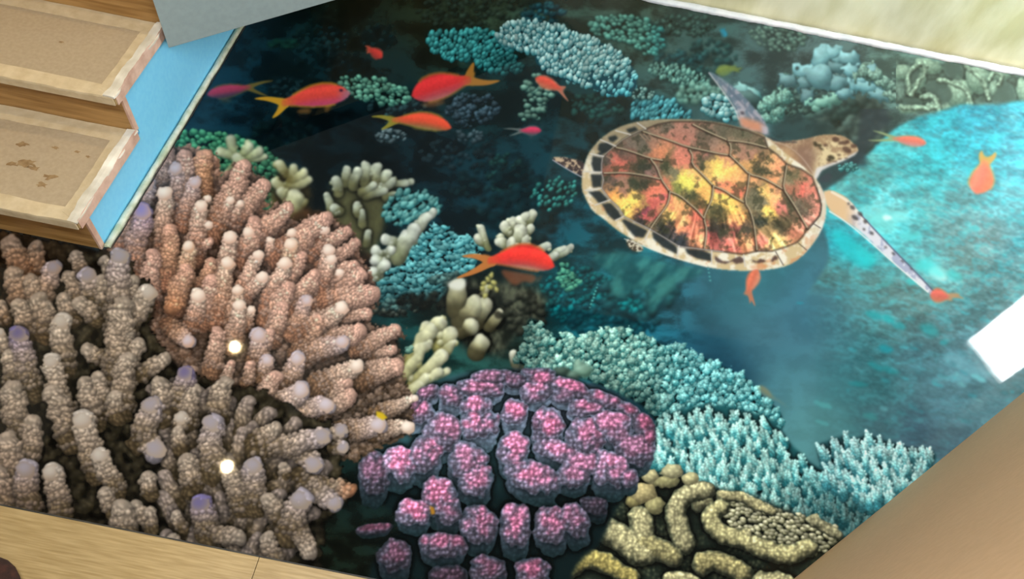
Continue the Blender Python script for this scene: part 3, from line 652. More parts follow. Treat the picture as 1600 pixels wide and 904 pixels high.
# ---- yellow brain coral ---------------------------------------------------------------------
pid = new_part('brain_coral', 'cream-yellow coral of winding ridges beside the tan wall')
L = Layer(850, 715, 1360, 1005)
YH, YL = C(255,246,188), C(140,148,118)
s0 = new_sub('coral_floor', pid, 'dark hollow ground between the ridges')
L.poly([(930,770),(980,740),(1060,735),(1110,760),(1170,770),(1240,800),(1316,828),(1322,850),(1280,905),(1260,1000),(860,1000),(880,880),(925,840)], C(30,44,36), z=-30, soft=4, n=2, sid=s0, fn=lambda X, Y: mix(C(40,50,42), C(104,112,86), (cell(X, Y, 7, 3) * sm(.35, .7, fbm(X, Y, 24, 97)))[..., None]))
def ridge(pts, r, z, P=5.5, hi=YH, lo=YL, nm='ridge', lab=None):
    sid = new_sub(nm, pid, lab); L.worm(pts, tuple(q * 1.12 for q in r), z, hi, lo, P=P, sid=sid, seed=len(SUBS))
# granular field on the far right of the colony
sid = new_sub('ridge', pid, 'broad knobbly field of cream tips')
for k, (x, y) in enumerate(sorted(scatter(smooth([(1136,772),(1160,768),(1190,782),(1214,798),(1250,800),(1290,816),(1318,828),(1312,844),(1290,862),(1262,872),(1240,850),(1200,846),(1170,830),(1140,826),(1126,800)], 1), 7.6, .4, 3), key=lambda p: p[1])):
    f = .75 + .45 * rng.rand()
    L.ball(x, y, 5.6, 3.6, .35, -4 + rng.rand() * 4, C(255,250,214) * f, C(112,112,78) * f, k=1.0, rough=.4, seed=k, tip=.3, sid=sid)
ridge([(1127,775),(1150,774),(1176,784),(1206,798)], (8,7), 2, P=5, hi=C(232,222,168))
ridge([(1270,812),(1292,824),(1310,836)], (9,7), 1, P=5, hi=C(220,214,170))
ridge([(1104,766),(1082,768),(1064,778),(1055,798),(1058,820),(1068,846)], (13,17), 6, hi=C(236,228,176))
ridge([(1090,790),(1104,782),(1112,790)], (9,7), 2, hi=C(160,156,120))
ridge([(1126,792),(1110,802),(1110,818),(1126,834),(1150,840),(1180,852),(1212,864),(1242,868),(1262,854)], (13,14), 9, hi=C(255,246,182))
ridge([(1152,838),(1166,834)], (8,8), 10, hi=C(238,230,176))
ridge([(943,824),(960,834),(982,848),(1002,862)], (18,20), 8)
ridge([(1000,808),(1004,826),(1000,846),(1012,860)], (17,19), 9)
ridge([(1004,846),(1030,858),(1052,870)], (18,14), 9, hi=C(214,204,146))
ridge([(894,888),(908,874),(930,872),(954,884),(984,902)], (14,14), 12, hi=C(232,214,130))
ridge([(1100,880),(1112,874),(1136,882),(1160,896)], (17,15), 12, hi=C(224,212,150))
ridge([(1046,906),(1064,904),(1084,912)], (12,12), 12)
ridge([(1190,908),(1210,906),(1236,916)], (14,14), 10)
for k, pp in enumerate([[(950,930),(990,950),(1030,944)], [(1060,950),(1100,930),(1140,950)], [(900,960),(940,980)], [(1160,950),(1200,970)]]): ridge(pp, (18,18), 10)
for (x, y, rx, ry, c) in [(1016,744,15,11,(232,222,168)),(1051,737,18,12,(226,220,172)),(1078,748,14,11,(240,232,176)),(1040,752,20,10,(200,194,140)),(1004,770,24,17,(236,218,158)),(1022,790,16,14,(204,196,140)),(990,782,12,10,(196,184,124))]:
    sid = new_sub('lobe', pid, 'smooth pale yellow lump')
    L.ball(x, y, rx, ry, 0, 10, C(*c), C(*c) * .55, k=.7, rough=.35, seed=int(x), tip=.3, sid=sid)
g = cell(L.X, L.Y, 6.5, 9); L.c *= (.88 + .2 * g)[..., None]
L.ao(7, 20, .6)
L.comp(pid, .45)

# ---- purple cauliflower coral -----------------------------------------------------------------
pid = new_part('cauliflower_coral', 'round purple and pink coral with chunky lobes in the lower middle')
L = Layer(535, 560, 1050, 1005)
s0 = new_sub('coral_floor', pid, 'dark slate ground between the lobes')
L.poly([(632,640),(660,602),(700,586),(760,576),(830,576),(900,592),(960,612),(1000,640),(1026,672),(1026,704),(1000,730),(990,760),(960,800),(940,850),(900,880),(880,940),(860,1000),(600,1000),(570,900),(600,850),(640,820),(600,790),(560,760),(556,730),(580,704),(622,690)],
       C(32,56,62), z=-30, soft=3, n=2, sid=s0, fn=lambda X, Y: mix(mix(C(54,92,100), C(16,30,32), sm(690, 790, Y)[..., None]), C(96,104,128), (.75 * sm(700, 640, Y) * sm(700, 860, X))[..., None]))  # reflected haze put into the ground colour at the upper right
LB = [(840,582,30,9,0,.2,.75),(768,588,34,13,-.1,.35,.8),(804,594,22,14,0,.3,.7),(846,592,24,16,.1,.8,.85),(890,606,34,16,.35,.8,.85),(838,610,28,20,-.2,.6,.95),(880,618,22,14,.3,.1,.8),(750,606,40,17,.05,.55,.9),(704,618,22,20,.2,.5,.85),(670,614,20,13,-.3,.35,.75),
      (944,624,38,13,.35,.9,.85),(980,640,30,13,.5,.9,.75),(914,638,30,18,.05,.7,.9),(646,634,16,14,-.5,.3,.7),(1004,664,22,18,.9,.9,.7),(1012,684,14,20,.2,.7,.7),(956,662,38,22,.2,.6,.95),(742,632,28,17,-.1,.7,1),(656,646,28,19,-.4,.6,.9),
      (804,644,21,24,.5,.9,1),(856,664,26,32,.35,.9,1),(750,662,32,28,0,.8,1),(840,664,9,16,0,.1,.7),(915,682,32,30,.5,.65,.95),(690,674,30,32,.5,.5,.95),(990,700,36,26,.2,.35,.85),(965,680,30,18,.3,.2,.85),(802,702,28,32,.1,.7,1),
      (664,708,27,34,.5,.7,.95),(730,718,34,32,.5,.5,.95),(868,702,40,18,.35,.6,1),(906,724,34,18,.4,.5,.95),(624,724,30,28,.5,1.0,1.1),(584,738,27,36,.1,.25,.7),(953,732,34,32,.3,.6,1),(984,746,14,18,0,.5,.85),(921,724,18,20,0,.4,.9),(895,742,28,22,.1,.4,.9),
      (832,744,52,28,.42,.8,.98),(743,748,30,29,.5,.6,.95),(688,774,28,34,-.5,.8,.9),(700,798,24,24,0,.5,.8),(646,800,29,23,.1,1,.98),(928,790,24,17,.3,.0,.45),(585,826,30,9,-.12,.6,.5),(804,820,26,38,.05,.8,.85),(861,820,29,32,0,.7,.82),
      (899,812,24,30,-.4,.5,.78),(746,818,32,32,.4,.65,.82),(690,852,40,22,.1,.7,.72),(617,868,28,28,.3,.35,.55),(762,888,30,24,0,.45,.62),(832,894,30,26,0,.8,.7),(700,900,34,22,0,.1,.4),(790,940,30,26,0,.5,.6),(720,950,34,26,0,.5,.5),(640,930,30,24,0,.3,.5),(860,950,30,26,0,.5,.6)]
LB = [(b[0], b[1], b[2] * .95, b[3] * .93, b[4], b[5], b[6] * 1.04 + .05) for b in LB]
LB.sort(key=lambda b: b[1])
for k, (cx, cy, rx, ry, a, pk, br) in enumerate(LB):
    sid = new_sub('lobe', pid)
    R = max(rx, ry) * 1.35 + 16; w = L.win(cx - R, cy - R, cx + R, cy + R + 10)
    X = L.X[w]; Y = L.Y[w]
    wob = (fbm(X, Y, 13, 90 + k, 2) - .5) - .10 * (cell(X, Y, 9.5, 8) - .4)
    ux = X - cx; uy = Y - cy; ca, sa = np.cos(a), np.sin(a)
    # the lobe is a block: granular cap and a smooth flank that runs down from it
    dn = min(26, ry * .8)
    best = None
    for q in np.linspace(0, 1, 5):
        yy = uy - q * dn; u = (ux * ca + yy * sa) / (rx * (1 - .12 * q)); v = (-ux * sa + yy * ca) / (ry * (1 - .08 * q)); d = np.abs(u) ** 2.4 + np.abs(v) ** 2.4
        best = d if best is None else np.minimum(best, d)
    u = (ux * ca + uy * sa) / rx; v = (-ux * sa + uy * ca) / ry
    dc = (np.abs(u) ** 2.2 + np.abs(v) ** 2.2) + wob * 1.3
    ds = best + wob * .8
    g = cell(X, Y, 4.2, 7); g2 = cell(X, Y, 8, 8)
    hh = np.sqrt(np.clip(1 - dc, 0, 1)); nx, ny = u * ca - v * sa, u * sa + v * ca
    lam = np.clip(-.2 * nx - .5 * ny + .8 * hh + (g2 - .4) * .25, 0, 1.2)
    pinkm = sm(.85, .10, np.hypot(u * .9, v + .28) + wob * 1.1) * pk
    rim = sm(.15, .85, dc + .45 * np.clip(v, -1, 1) + .3 * (1 - pk))
    cap = mix(C(160,130,160), C(224,124,164), pinkm[..., None]); cap = mix(cap, C(128,126,150), (rim * .9)[..., None])
    g3 = cell(X + 1.6, Y + 2.2, 8, 8)
    cap = cap * ((.56 + .46 * lam) * (.70 + .26 * g + .32 * g2) * (1 + .22 * (g2 - g3)) * (.86 + .28 * fbm(X, Y, 7, 170, 2)))[..., None] * (br * 1.04)
    haze = sm(780, 640, Y)  # mirrored room veil put into the flank colour, stronger upward
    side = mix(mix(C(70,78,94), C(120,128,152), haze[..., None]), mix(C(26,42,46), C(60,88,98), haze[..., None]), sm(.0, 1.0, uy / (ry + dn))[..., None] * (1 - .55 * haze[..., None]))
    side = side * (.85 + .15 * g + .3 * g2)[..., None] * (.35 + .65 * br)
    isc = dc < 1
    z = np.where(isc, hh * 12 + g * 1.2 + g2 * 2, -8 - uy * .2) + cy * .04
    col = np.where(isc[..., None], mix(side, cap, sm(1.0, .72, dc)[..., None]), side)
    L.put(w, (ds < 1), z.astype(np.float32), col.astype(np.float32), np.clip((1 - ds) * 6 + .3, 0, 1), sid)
L.ao(5, 18, .6)
L.comp(pid, .4)
# slim stalk lobe at the dark lower left
# ---- staghorn coral colonies (left foreground) ------------------------------------------------
PEACH, PEACHD, PINK = C(214,158,130), C(118,76,50), C(226,176,160)
WT, LIL, VIO = C(250,236,224), C(206,192,208), C(150,140,208)
GRT, GRM, GRD = C(196,182,168), C(140,122,100), C(56,44,32)
stagA = new_part('staghorn_coral', 'peach staghorn coral with white tips in the left foreground')
stagB = new_part('staghorn_coral', 'grey-brown staghorn coral with lilac tips, nearest the wood plank')
def stag(pid, items, P, zone, floorcol, fillseed, step, name='branch', order=1):
    L = Layer(-330, 215, 690, 1005)
    s0 = new_sub('coral_base', pid, 'dark base of the colony between its branches')
    L.poly(zone, floorcol, z=-30, soft=3, n=2, sid=s0, fn=lambda X, Y: mix(floorcol * (.30 if pid == stagB else .8), floorcol, sm(.3, .7, fbm(X, Y, 22, 95))[..., None]) * (.75 + .4 * cell(X, Y, P * 1.1, 4))[..., None])
    rs = np.random.RandomState(fillseed)
    fl = scatter(smooth(zone, 1), step, .45, fillseed); cx, cy = np.mean([p[0] for p in zone]), np.mean([p[1] for p in zone])
    fl.sort(key=lambda p: p[1])
    gr = 1.5 if pid == stagA else 1.0
    for k, (x, y) in enumerate(fl):            # low nodules that carpet the base
        m, c2 = shade_at(pid, x, y)
        f = (.5 if pid == stagA else .34) + .4 * rs.rand(); r = step * (.45 + .25 * rs.rand())
        L.ball(x, y, r * gr, r * .9 * gr, rs.rand(), -14 + rs.rand() * 6, m * f, c2 * f, k=1.1, rough=1.0, seed=k, tip=.3, sid=s0, amb=.6)
    L.ao(7, 14, .5 if pid == stagA else .75)
    if pid == stagB: L.c[:] = blur(L.c, 3.0) * C(190,196,176); L.z = blur(L.z, 2)
    L.c *= (.8 + .3 * cell(L.X, L.Y, P, 2))[..., None]
    if pid == stagB:
        for k, (x, y) in enumerate(scatter([(230,600),(300,600),(430,640),(520,690),(510,740),(480,840),(430,900),(340,890),(260,840),(230,740)], 34, .4, 8)):
            m, d = shade_at(pid, x, y); f = .62 + .25 * rs.rand(); a = -1.57 + (x - 330) * .006 + (rs.rand() - .5) * .5; ln = 34 + 20 * rs.rand()
            L.cone(x, y, x - np.cos(a) * ln, y - np.sin(a) * ln, 12, 17, 2, -10, mix(m, LIL, .25) * f, m * f, d * f, P=P, amp=1, white=.3, sid=s0, seed=k + 50)
    for k, it in enumerate(sorted(items, key=lambda i: i[1])):
        tx, ty, bx, by, rt, rb = it[:6]; st = it[6]; z = it[7] if len(it) > 7 else 0
        m, d = shade_at(pid, (tx + bx) / 2, (ty + by) / 2)
        tipc = {'w': mix(m, WT, .55), 'v': mix(m, VIO, .55), 'l': mix(m, LIL, .7), 'p': mix(m, PINK, .6) if pid == stagA else mix(m, GRT, .5), 'o': C(200,140,104)}[st]
        cw = {'w': WT, 'v': VIO, 'l': C(218,208,224), 'p': tipc, 'o': C(214,150,110)}[st]
        if pid == stagB: cw = cw * (.84 if st != 'v' else .8); tipc = tipc * .93
        wh = {'w': .95, 'v': .85, 'l': .8, 'p': .3, 'o': .4}[st]
        ln = np.hypot(tx - bx, ty - by)
        sid = new_sub(name, pid) if (name and it[4] >= 9 and len([1 for s in SUBS if s and s[2] == pid and s[0] == name]) < 98) else s0
        L.cone(tx, ty, bx, by, rt, rb, 12 + ln * .22 + z + ty * .012, -6 + z + by * .012, tipc, m, d, P=P * (.85 + .3 * rs.rand()), amp=1.0, white=wh, cw=cw, sid=sid, seed=k)
        L.nods(tx, ty, bx, by, rt, rb, 12 + ln * .22 + z + ty * .012, -6 + z + by * .012, m, P * (1.0 if pid == stagB else 1.05), k, sid, tipc=tipc)
        if st in 'wlv':
            q = 1.0 if st == 'w' and pid == stagA else .88
            L.ball(tx, ty, rt * q, rt * q * .92, 0, 12 + ln * .22 + z + ty * .012 + rt * (.8 if pid == stagA else .4), cw * (1.04 if pid == stagA else .95) * (1 if st == 'w' else .93), m * .9, k=.6 if st == 'w' else .9, rough=.3, seed=k, sid=sid, amb=.65)
    L.ao(6, 24, .5, floor=.4)
    L.comp(pid, .55)
    return L
def shade_at(pid, x, y):
    """living tissue colour across the colonies: peach on the upper right, brown-grey lower, rust at the far left"""
    if pid == stagA:
        t = float(np.clip((y - 430) / 200, 0, 1)); u = float(np.clip((330 - x) / 160, 0, 1)); o = float(noise(np.array([x / 40.]), np.array([y / 40.]), 3)[0])
        m = mix(C(238,188,166), C(202,172,152), t); m = mix(m, C(184,156,144), u * .6); m = mix(m, C(214,144,84), max(0, o - .55) * 1.3 * (1 - t))
        g_ = float(np.clip((318 - x) / 70, 0, 1)) * float(np.clip((345 - y) / 60, 0, 1)); m = mix(m, C(164,142,136), g_ * .8)
        d = mix(C(168,118,94), C(112,88,66), t); return m, d
    u = float(np.clip((150 - x) / 150, 0, 1)) * float(np.clip((520 - y) / 120, 0, 1)); v = float(np.clip((y - 620) / 200, 0, 1)) * float(np.clip((160 - x) / 160, 0, 1))
    m = mix(C(186,164,144), C(178,114,74), u * .8); m = mix(m, C(150,116,96), v * .7); m = m * (1 - .18 * float(np.clip((y - 700) / 150, 0, 1)))
    return m, mix(C(88,74,54), C(96,54,30), u)

A = [(262,246,240,300,17,18,'p',-8),(288,246,290,320,13,16,'p',-6),(317,247,320,305,15,13,'p',-5),(275,264,278,330,12,15,'l',-4),(226,288,216,360,16,17,'l',-4),(223,331,206,420,16,18,'v',0),(258,302,254,400,12,17,'w',0),
     (382,262,336,356,13,24,'p',0),(374,276,362,290,8,9,'w',8),(410,290,366,352,13,18,'p',0),(360,313,346,350,7,10,'w',10),(375,318,362,350,6,10,'w',10),(325,310,306,322,6,8,'w',6),(305,285,288,350,11,16,'l',2),(315,322,302,400,10,18,'w',6),
     (326,351,300,345,7,10,'w',9),(267,360,262,440,12,17,'p',6),(360,371,345,450,11,19,'w',8),(388,363,394,405,9,12,'w',8),(422,375,420,400,6,10,'w',6),(295,385,286,460,10,17,'w',10),(328,378,305,388,7,9,'p',8),(356,411,340,500,11,20,'w',10),
     (404,398,372,470,9,16,'w',9),(445,411,420,480,11,18,'w',10),(450,325,396,376,10,22,'p',2),(507,340,440,400,13,26,'p',2),(507,358,500,374,9,10,'w',12),(542,362,486,398,9,15,'p',4),(557,381,505,414,8,15,'p',4),(456,364,450,384,8,10,'w',9),
     (455,382,448,440,11,18,'w',9),(514,391,506,430,10,16,'w',10),(518,405,500,450,9,17,'w',12),(531,426,520,440,7,10,'w',12),(553,413,515,430,9,16,'p',5),(410,433,374,470,10,16,'w',12),(372,453,360,510,9,16,'w',12),(374,477,364,540,10,18,'w',13),(393,484,384,510,7,11,'w',14),
     (480,470,456,520,10,16,'l',13),(534,481,472,520,11,24,'w',12),(580,462,500,470,15,28,'p',4),(562,430,516,450,13,20,'p',4),(574,490,530,494,9,16,'p',5),(617,515,560,548,10,18,'p',6),(614,545,580,556,8,13,'p',7),(618,571,570,590,15,22,'p',8),(558,571,500,606,11,26,'w',12),
     (535,534,470,556,12,22,'l',12),(465,561,452,600,13,18,'l',14),(405,524,410,572,14,16,'l',14),(418,563,412,590,11,14,'l',15),(310,462,300,508,12,16,'w',12),(294,533,262,508,12,15,'l',12),(470,611,430,650,14,18,'l',15),(510,633,450,654,14,19,'l',16),
     (648,622,590,646,6,16,'w',12),(637,667,585,676,11,15,'w',15),(591,664,536,670,15,18,'l',17),(530,672,490,690,13,16,'l',18),(392,570,384,600,8,11,'p',15),(361,568,352,600,7,10,'p',15),(389,624,386,690,16,16,'l',16),(470,608,420,640,14,18,'l',14),
     (330,440,316,500,12,20,'p',6),(290,420,276,480,12,20,'p',6),(270,476,290,420,15,18,'o',4),(240,400,232,470,12,20,'p',3),(420,520,400,560,9,16,'p',10),(440,480,424,530,12,18,'p',10),(500,500,470,545,10,18,'p',10),(340,520,330,580,11,18,'p',10),(560,520,500,540,14,24,'p',6),
     (450,450,420,500,13,22,'p',8),(490,430,460,480,12,22,'p',8),(470,400,440,450,10,20,'p',4),(400,350,380,400,12,22,'p',3),(430,590,400,640,12,20,'p',12),(545,620,500,640,14,20,'p',11),(200,330,190,380,12,14,'p',-6),(540,600,500,620,12,20,'p',11),(330,410,318,450,9,16,'p',5)]
zoneA = [(236,236),(262,230),(300,234),(330,236),(336,262),(345,280),(382,252),(400,276),(416,282),(420,300),(402,330),(412,336),(440,316),(456,322),(448,345),(470,350),(505,334),(530,350),(545,360),(560,378),(556,400),(572,420),(584,455),(584,480),(570,500),(600,512),(626,516),(620,540),(630,560),(626,585),(640,610),(640,680),(600,690),(540,720),(430,700),(330,640),(260,560),(220,480),(160,420),(170,380),(200,330)]
LA = stag(stagA, A, 5.2, zoneA, C(150,104,74), 3, 9)
B = [(187,402,184,520,16,24,'l',6),(190,480,184,600,18,28,'p',8),(232,458,196,520,15,17,'w',6),(126,474,150,500,13,14,'p',5),(100,467,112,500,12,14,'p',5),(108,432,118,476,11,14,'p',2),(137,430,150,470,15,18,'l',2),(95,503,100,575,16,20,'w',8),(29,523,48,610,16,22,'v',8),
     (80,566,104,650,15,18,'w',12),(199,523,186,560,14,18,'p',12),(217,538,196,580,12,15,'p',13),(257,560,222,586,11,13,'p',14),(197,563,190,640,15,20,'p',14),(137,547,160,560,12,14,'p',9),(20,383,40,440,17,22,'p',-4),(55,386,60,430,12,16,'p',-5),(84,419,60,480,14,20,'l',-2),
     (165,408,180,450,10,16,'p',0),(22,430,40,480,17,20,'p',-3),(0,520,14,560,9,12,'w',8),(0,476,10,500,8,12,'p',3),(20,611,30,680,19,22,'p',12),(54,662,40,720,15,20,'p',14),(14,690,20,760,18,22,'p',13),(40,734,46,790,18,22,'l',16),(80,738,98,806,16,20,'w',20),(83,615,112,690,17,21,'p',15),
     (129,657,150,740,18,20,'w',17),(156,713,184,768,15,17,'w',19),(190,796,190,836,18,24,'p',18),(236,634,222,690,17,21,'l',18),(243,702,226,678,19,18,'l',22),(232,748,236,770,14,14,'p',17),(179,622,184,650,13,15,'p',16),(283,653,278,670,12,12,'w',17),(279,673,284,700,10,13,'p',18),
     (290,584,282,630,15,18,'v',18),(331,662,330,740,17,20,'l',18),(503,682,400,704,15,19,'l',20),(533,673,516,684,12,11,'l',22),(536,699,520,700,11,10,'l',22),(490,726,466,700,16,16,'l',20),(444,729,448,742,9,8,'p',18),(396,729,398,790,16,20,'l',20),(522,786,468,744,14,17,'l',20),
     (470,780,450,836,18,20,'l',22),(313,788,322,834,18,20,'v',24),(372,839,318,826,13,15,'p',24),(484,862,462,812,13,18,'p',20),(546,765,500,756,12,14,'o',18),(275,805,284,824,9,10,'p',22),(212,790,232,820,10,12,'p',16),(234,800,238,826,10,12,'p',16),(48,440,60,490,13,16,'p',0),(120,400,130,430,11,14,'p',-4),(160,440,168,480,12,16,'p',3),(205,440,200,490,11,15,'p',2),(70,478,80,520,12,16,'p',4),(14,556,20,600,12,16,'p',7),(155,590,160,640,12,16,'p',9),(60,470,70,520,15,20,'p',2),(30,478,44,520,14,18,'p',1),
     (130,600,150,660,13,18,'p',10),(250,600,256,650,14,20,'p',10),(300,610,290,660,14,20,'p',10),(350,600,340,650,14,20,'p',10),(290,720,300,760,14,20,'p',10),(360,740,380,790,14,20,'p',12),(430,670,400,690,12,18,'p',12),(420,780,440,810,13,18,'p',14),(0,740,10,800,16,20,'p',12),(165,770,180,800,12,16,'p',16),
     (270,845,290,870,12,16,'p',18),(420,840,430,880,12,16,'p',10),(-40,560,-20,640,18,22,'p',8),(-50,660,-20,740,18,22,'l',10),(-60,480,-40,540,17,22,'p',0),(-100,600,-80,680,18,22,'l',8),(-120,720,-90,790,18,22,'p',8),(-60,780,-40,850,18,22,'p',8),(-150,500,-130,570,18,22,'p',0),(-180,640,-150,700,18,22,'p',0),(-60,400,-40,460,17,20,'p',-4),(100,860,120,900,16,20,'p',14),(240,880,250,920,16,20,'p',14),(350,900,360,940,16,20,'p',14),(480,900,470,940,16,20,'p',14)]
zoneB = [(-330,360),(-100,352),(0,362),(150,392),(176,396),(205,400),(210,440),(236,444),(246,470),(230,520),(262,552),(300,590),(420,610),(470,650),(540,668),(546,700),(520,740),(556,760),(548,780),(520,800),(500,830),(500,905),(520,950),(300,1000),(-330,1000)]
# colony B leaves dark water showing in its gaps
LBb = stag(stagB, B, 7.6, zoneB, C(44,36,26), 4, 13)

# ---- turtle -------------------------------------------------------------------------------------
tur = new_part('sea_turtle', 'hawksbill turtle with amber patterned shell')
def sub(n, l=None): return new_sub(n, tur, l)
L = Layer(850, 90, 1500, 490)
sfr, sfl, shd, stl, shf = sub('front_flipper', 'raised far flipper, lilac-grey with an orange root'), sub('front_flipper', 'long near flipper, white with dark spots'), sub('head', 'pale head with dark brown spots'), sub('tail', 'small spotted hind flipper at the back'), sub('hind_flipper', 'tip of a hind flipper under the shell edge')
fl = [(1200,212),(1186,206),(1170,204),(1160,200),(1154,186),(1152,174),(1142,156),(1130,140),(1118,126),(1106,112),(1112,112),(1130,124),(1150,138),(1166,154),(1178,168),(1190,182),(1198,194)]
L.poly(fl, C(150,150,168), soft=.9, n=1, sid=sfr, fn=lambda X, Y: mix(mix(C(110,128,150), C(176,172,188), sm(.35, .65, fbm(X + Y, Y - X, 12, 120))[..., None]), C(120,150,164), sm(150, 112, Y)[..., None] * .7))
L.line([(1116,118),(1150,150),(1176,178),(1194,196)], 4, C(96,108,132), alpha=.5, soft=2)
L.line([(1108,114),(1128,140),(1150,172),(1154,186)], 2.5, C(206,206,216), alpha=.8, soft=1.5)
L.poly([(1154,180),(1166,184),(1186,190),(1196,198),(1194,208),(1174,204),(1158,198)], C(228,150,116), soft=3, alpha=.9)
L.poly([(1154,172),(1162,172),(1166,182),(1156,184)], C(206,196,204), soft=2, alpha=.8); L.poly([(1156,174),(1162,174),(1164,179),(1158,179)], C(84,78,92), soft=1)
L.poly([(1188,196),(1200,198),(1202,212),(1192,208)], C(196,188,204), soft=2, alpha=.8)
L.comp(tur, .5, .96)
L = Layer(850, 90, 1500, 490)
fl2 = [(1284,300),(1298,296),(1316,304),(1330,314),(1340,328),(1354,344),(1372,364),(1392,386),(1412,406),(1428,422),(1442,438),(1456,452),(1466,462),(1464,466),(1450,456),(1434,442),(1414,426),(1394,408),(1376,392),(1358,374),(1340,358),(1322,346),(1306,336),(1294,326)]
L.poly(fl2, C(210,206,212), soft=.7, n=1, sid=sfl, fn=lambda X, Y: mix(C(226,190,150), mix(C(222,222,234), C(170,176,206), sm(.45, .6, fbm(X, Y, 10, 121))[..., None]), sm(1316, 1350, X)[..., None]))
L.line([(1300,300),(1326,314),(1338,330),(1356,350)], 4, C(246,238,226), alpha=.7, soft=2)
L.line([(1344,334),(1366,358),(1400,394),(1430,424),(1458,454)], 2.4, C(78,84,116), alpha=.85, soft=1.2)
L.line([(1296,330),(1322,346),(1358,376),(1400,414),(1450,456)], 2.2, C(250,250,250), alpha=.8, soft=1.2)
for (x, y, rx, ry) in [(1332,324,5,3),(1344,334,5,3),(1336,340,6,3.4),(1352,346,4,3),(1350,358,3,2),(1362,364,4,2.4),(1384,386,3,1.5),(1396,396,4,1.6),(1326,318,3,2),(1410,408,4,1.4),(1424,420,4,1.4)]:
    L.poly([(x + rx * np.cos(q) * .8 - ry * np.sin(q) * .6, y + rx * np.cos(q) * .6 + ry * np.sin(q) * .8) for q in np.linspace(0, 6.2, 9)], C(70,66,70), soft=.8, alpha=.85)
# head and neck
hd = [(1196,212),(1212,222),(1232,220),(1252,218),(1270,214),(1284,210),(1304,210),(1318,212),(1330,220),(1340,230),(1342,236),(1330,244),(1318,250),(1304,256),(1288,262),(1278,272),(1274,286),(1268,292),(1240,270),(1214,240)]
L.poly(hd, C(190,170,140), soft=.7, n=1, sid=shd, fn=lambda X, Y: mix(mix(C(150,118,96), C(190,160,132), sm(.35,.65,fbm(X, Y + X * .5, 11, 122))[..., None]), mix(C(226,204,162), C(168,138,108), sm(.35, .7, fbm(X, Y, 8, 123) + .15 * sm(226, 210, Y))[..., None]), sm(1262, 1284, X)[..., None]))
L.poly([(1276,262),(1296,256),(1322,246),(1340,236),(1336,242),(1316,252),(1296,260),(1284,266),(1276,280),(1270,284)], C(222,220,226), soft=1.2, alpha=.9)
L.poly([(1236,238),(1254,228),(1276,236),(1272,256),(1256,262),(1240,252)], C(140,108,96), soft=5, alpha=.6)
for k, (x, y, rx, ry, a) in enumerate([(1306,218,6,4,.2),(1318,223,9,3.2,-.1),(1334,228,5.5,3.6,.1),(1323,234,8,4.6,.5),(1311,242,3,1.6,0),(1299,246,6,3.4,.3),(1296,250,5,2,.3),(1290,227,4,2,0),(1274,225,3,4.5,-.5),(1280,227,5,2,.2),(1283,232,5,1.6,.5),(1324,221,3,2,0),(1312,248,3,1.3,0),(1322,247,3,1.2,-.3),(1304,252,4,1.3,0)]):
    L.poly([(x + rx * np.cos(q) * np.cos(a) - ry * np.sin(q) * np.sin(a), y + rx * np.cos(q) * np.sin(a) + ry * np.sin(q) * np.cos(a)) for q in np.linspace(0, 6.2, 12)], C(78,52,44) if k not in (5, 6, 8, 9, 10) else C(48,42,30), soft=.9, alpha=.85, n=0)
L.line([(1212,222),(1232,228),(1254,246),(1272,272)], 2, C(206,186,176), alpha=.5, soft=2)
L.poly([(1216,226),(1236,234),(1250,250),(1244,262),(1226,250),(1212,236)], C(196,150,104), soft=5, alpha=.6)
L.line([(1200,214),(1222,222),(1244,222)], 3, C(50,52,60), alpha=.5, soft=2)
# tail / hind flipper at the back
L.poly([(862,246),(876,244),(896,248),(912,252),(916,266),(912,276),(898,270),(880,260),(866,252)], C(170,150,134), soft=.8, n=1, sid=stl, fn=lambda X, Y: mix(C(64,52,56), C(206,180,152), sm(.4, .6, fbm(X, Y, 5, 124))[..., None]))
L.line([(864,250),(886,264),(908,276)], 1.8, C(196,190,206), alpha=.8)
L.poly([(978,372),(990,374),(1004,384),(1006,392),(992,394),(980,386)], C(190,176,150), soft=.8, n=1, sid=shf, fn=lambda X, Y: mix(C(72,62,52), C(216,206,184), sm(.4,.6,fbm(X, Y, 4, 125))[..., None]))
# shell: marginal ring
sm_ = sub('shell_rim', 'cream rim scutes with black blotches')
out = [(910,268),(918,241),(929,226),(941,214),(957,203),(976,194.5),(1000,189),(1026,186),(1058,185.5),(1092,187),(1118,190),(1139,194.5),(1172,203),(1197,212),(1214,228),(1236,246),(1256,260),(1272,276),(1284,292),(1291,312),(1291,338),(1284,360),(1270,382),(1252,402),(1232,415),(1204,421),(1170,423),(1138,422),(1108,418),(1080,411),(1053,403),(1028,394),(1007,385),(984,372),(961,357),(944,342),(926,330),(916,312),(908,294)]
def ringc(X, Y):
    c = mix(C(214,190,148), C(246,238,220), sm(.38, .62, fbm(X, Y, 13, 126))[..., None])
    c = mix(c, C(214,146,100), (sm(.60, .74, fbm(X, Y, 17, 127)) * .6)[..., None])
    top = sm(262, 200, Y + .12 * (X - 1000)); c = mix(c, mix(C(132,118,98), C(184,170,140), fbm(X * .6, Y * 2, 14, 128)[..., None]), (top * .9)[..., None])
    return mix(c, C(230,226,222), (sm(1250, 1290, X) * .6)[..., None])
L.poly(out, C(230,210,170), soft=.7, n=1, sid=sm_, fn=ringc)
K = C(20,32,42)
def blotch(P, al=.93, c=K, sf=1.1): L.poly(P, c, soft=sf, n=0, alpha=al, fn=lambda X, Y: mix(c, C(60,62,60), (.5 * fbm(X, Y, 6, 129))[..., None]))
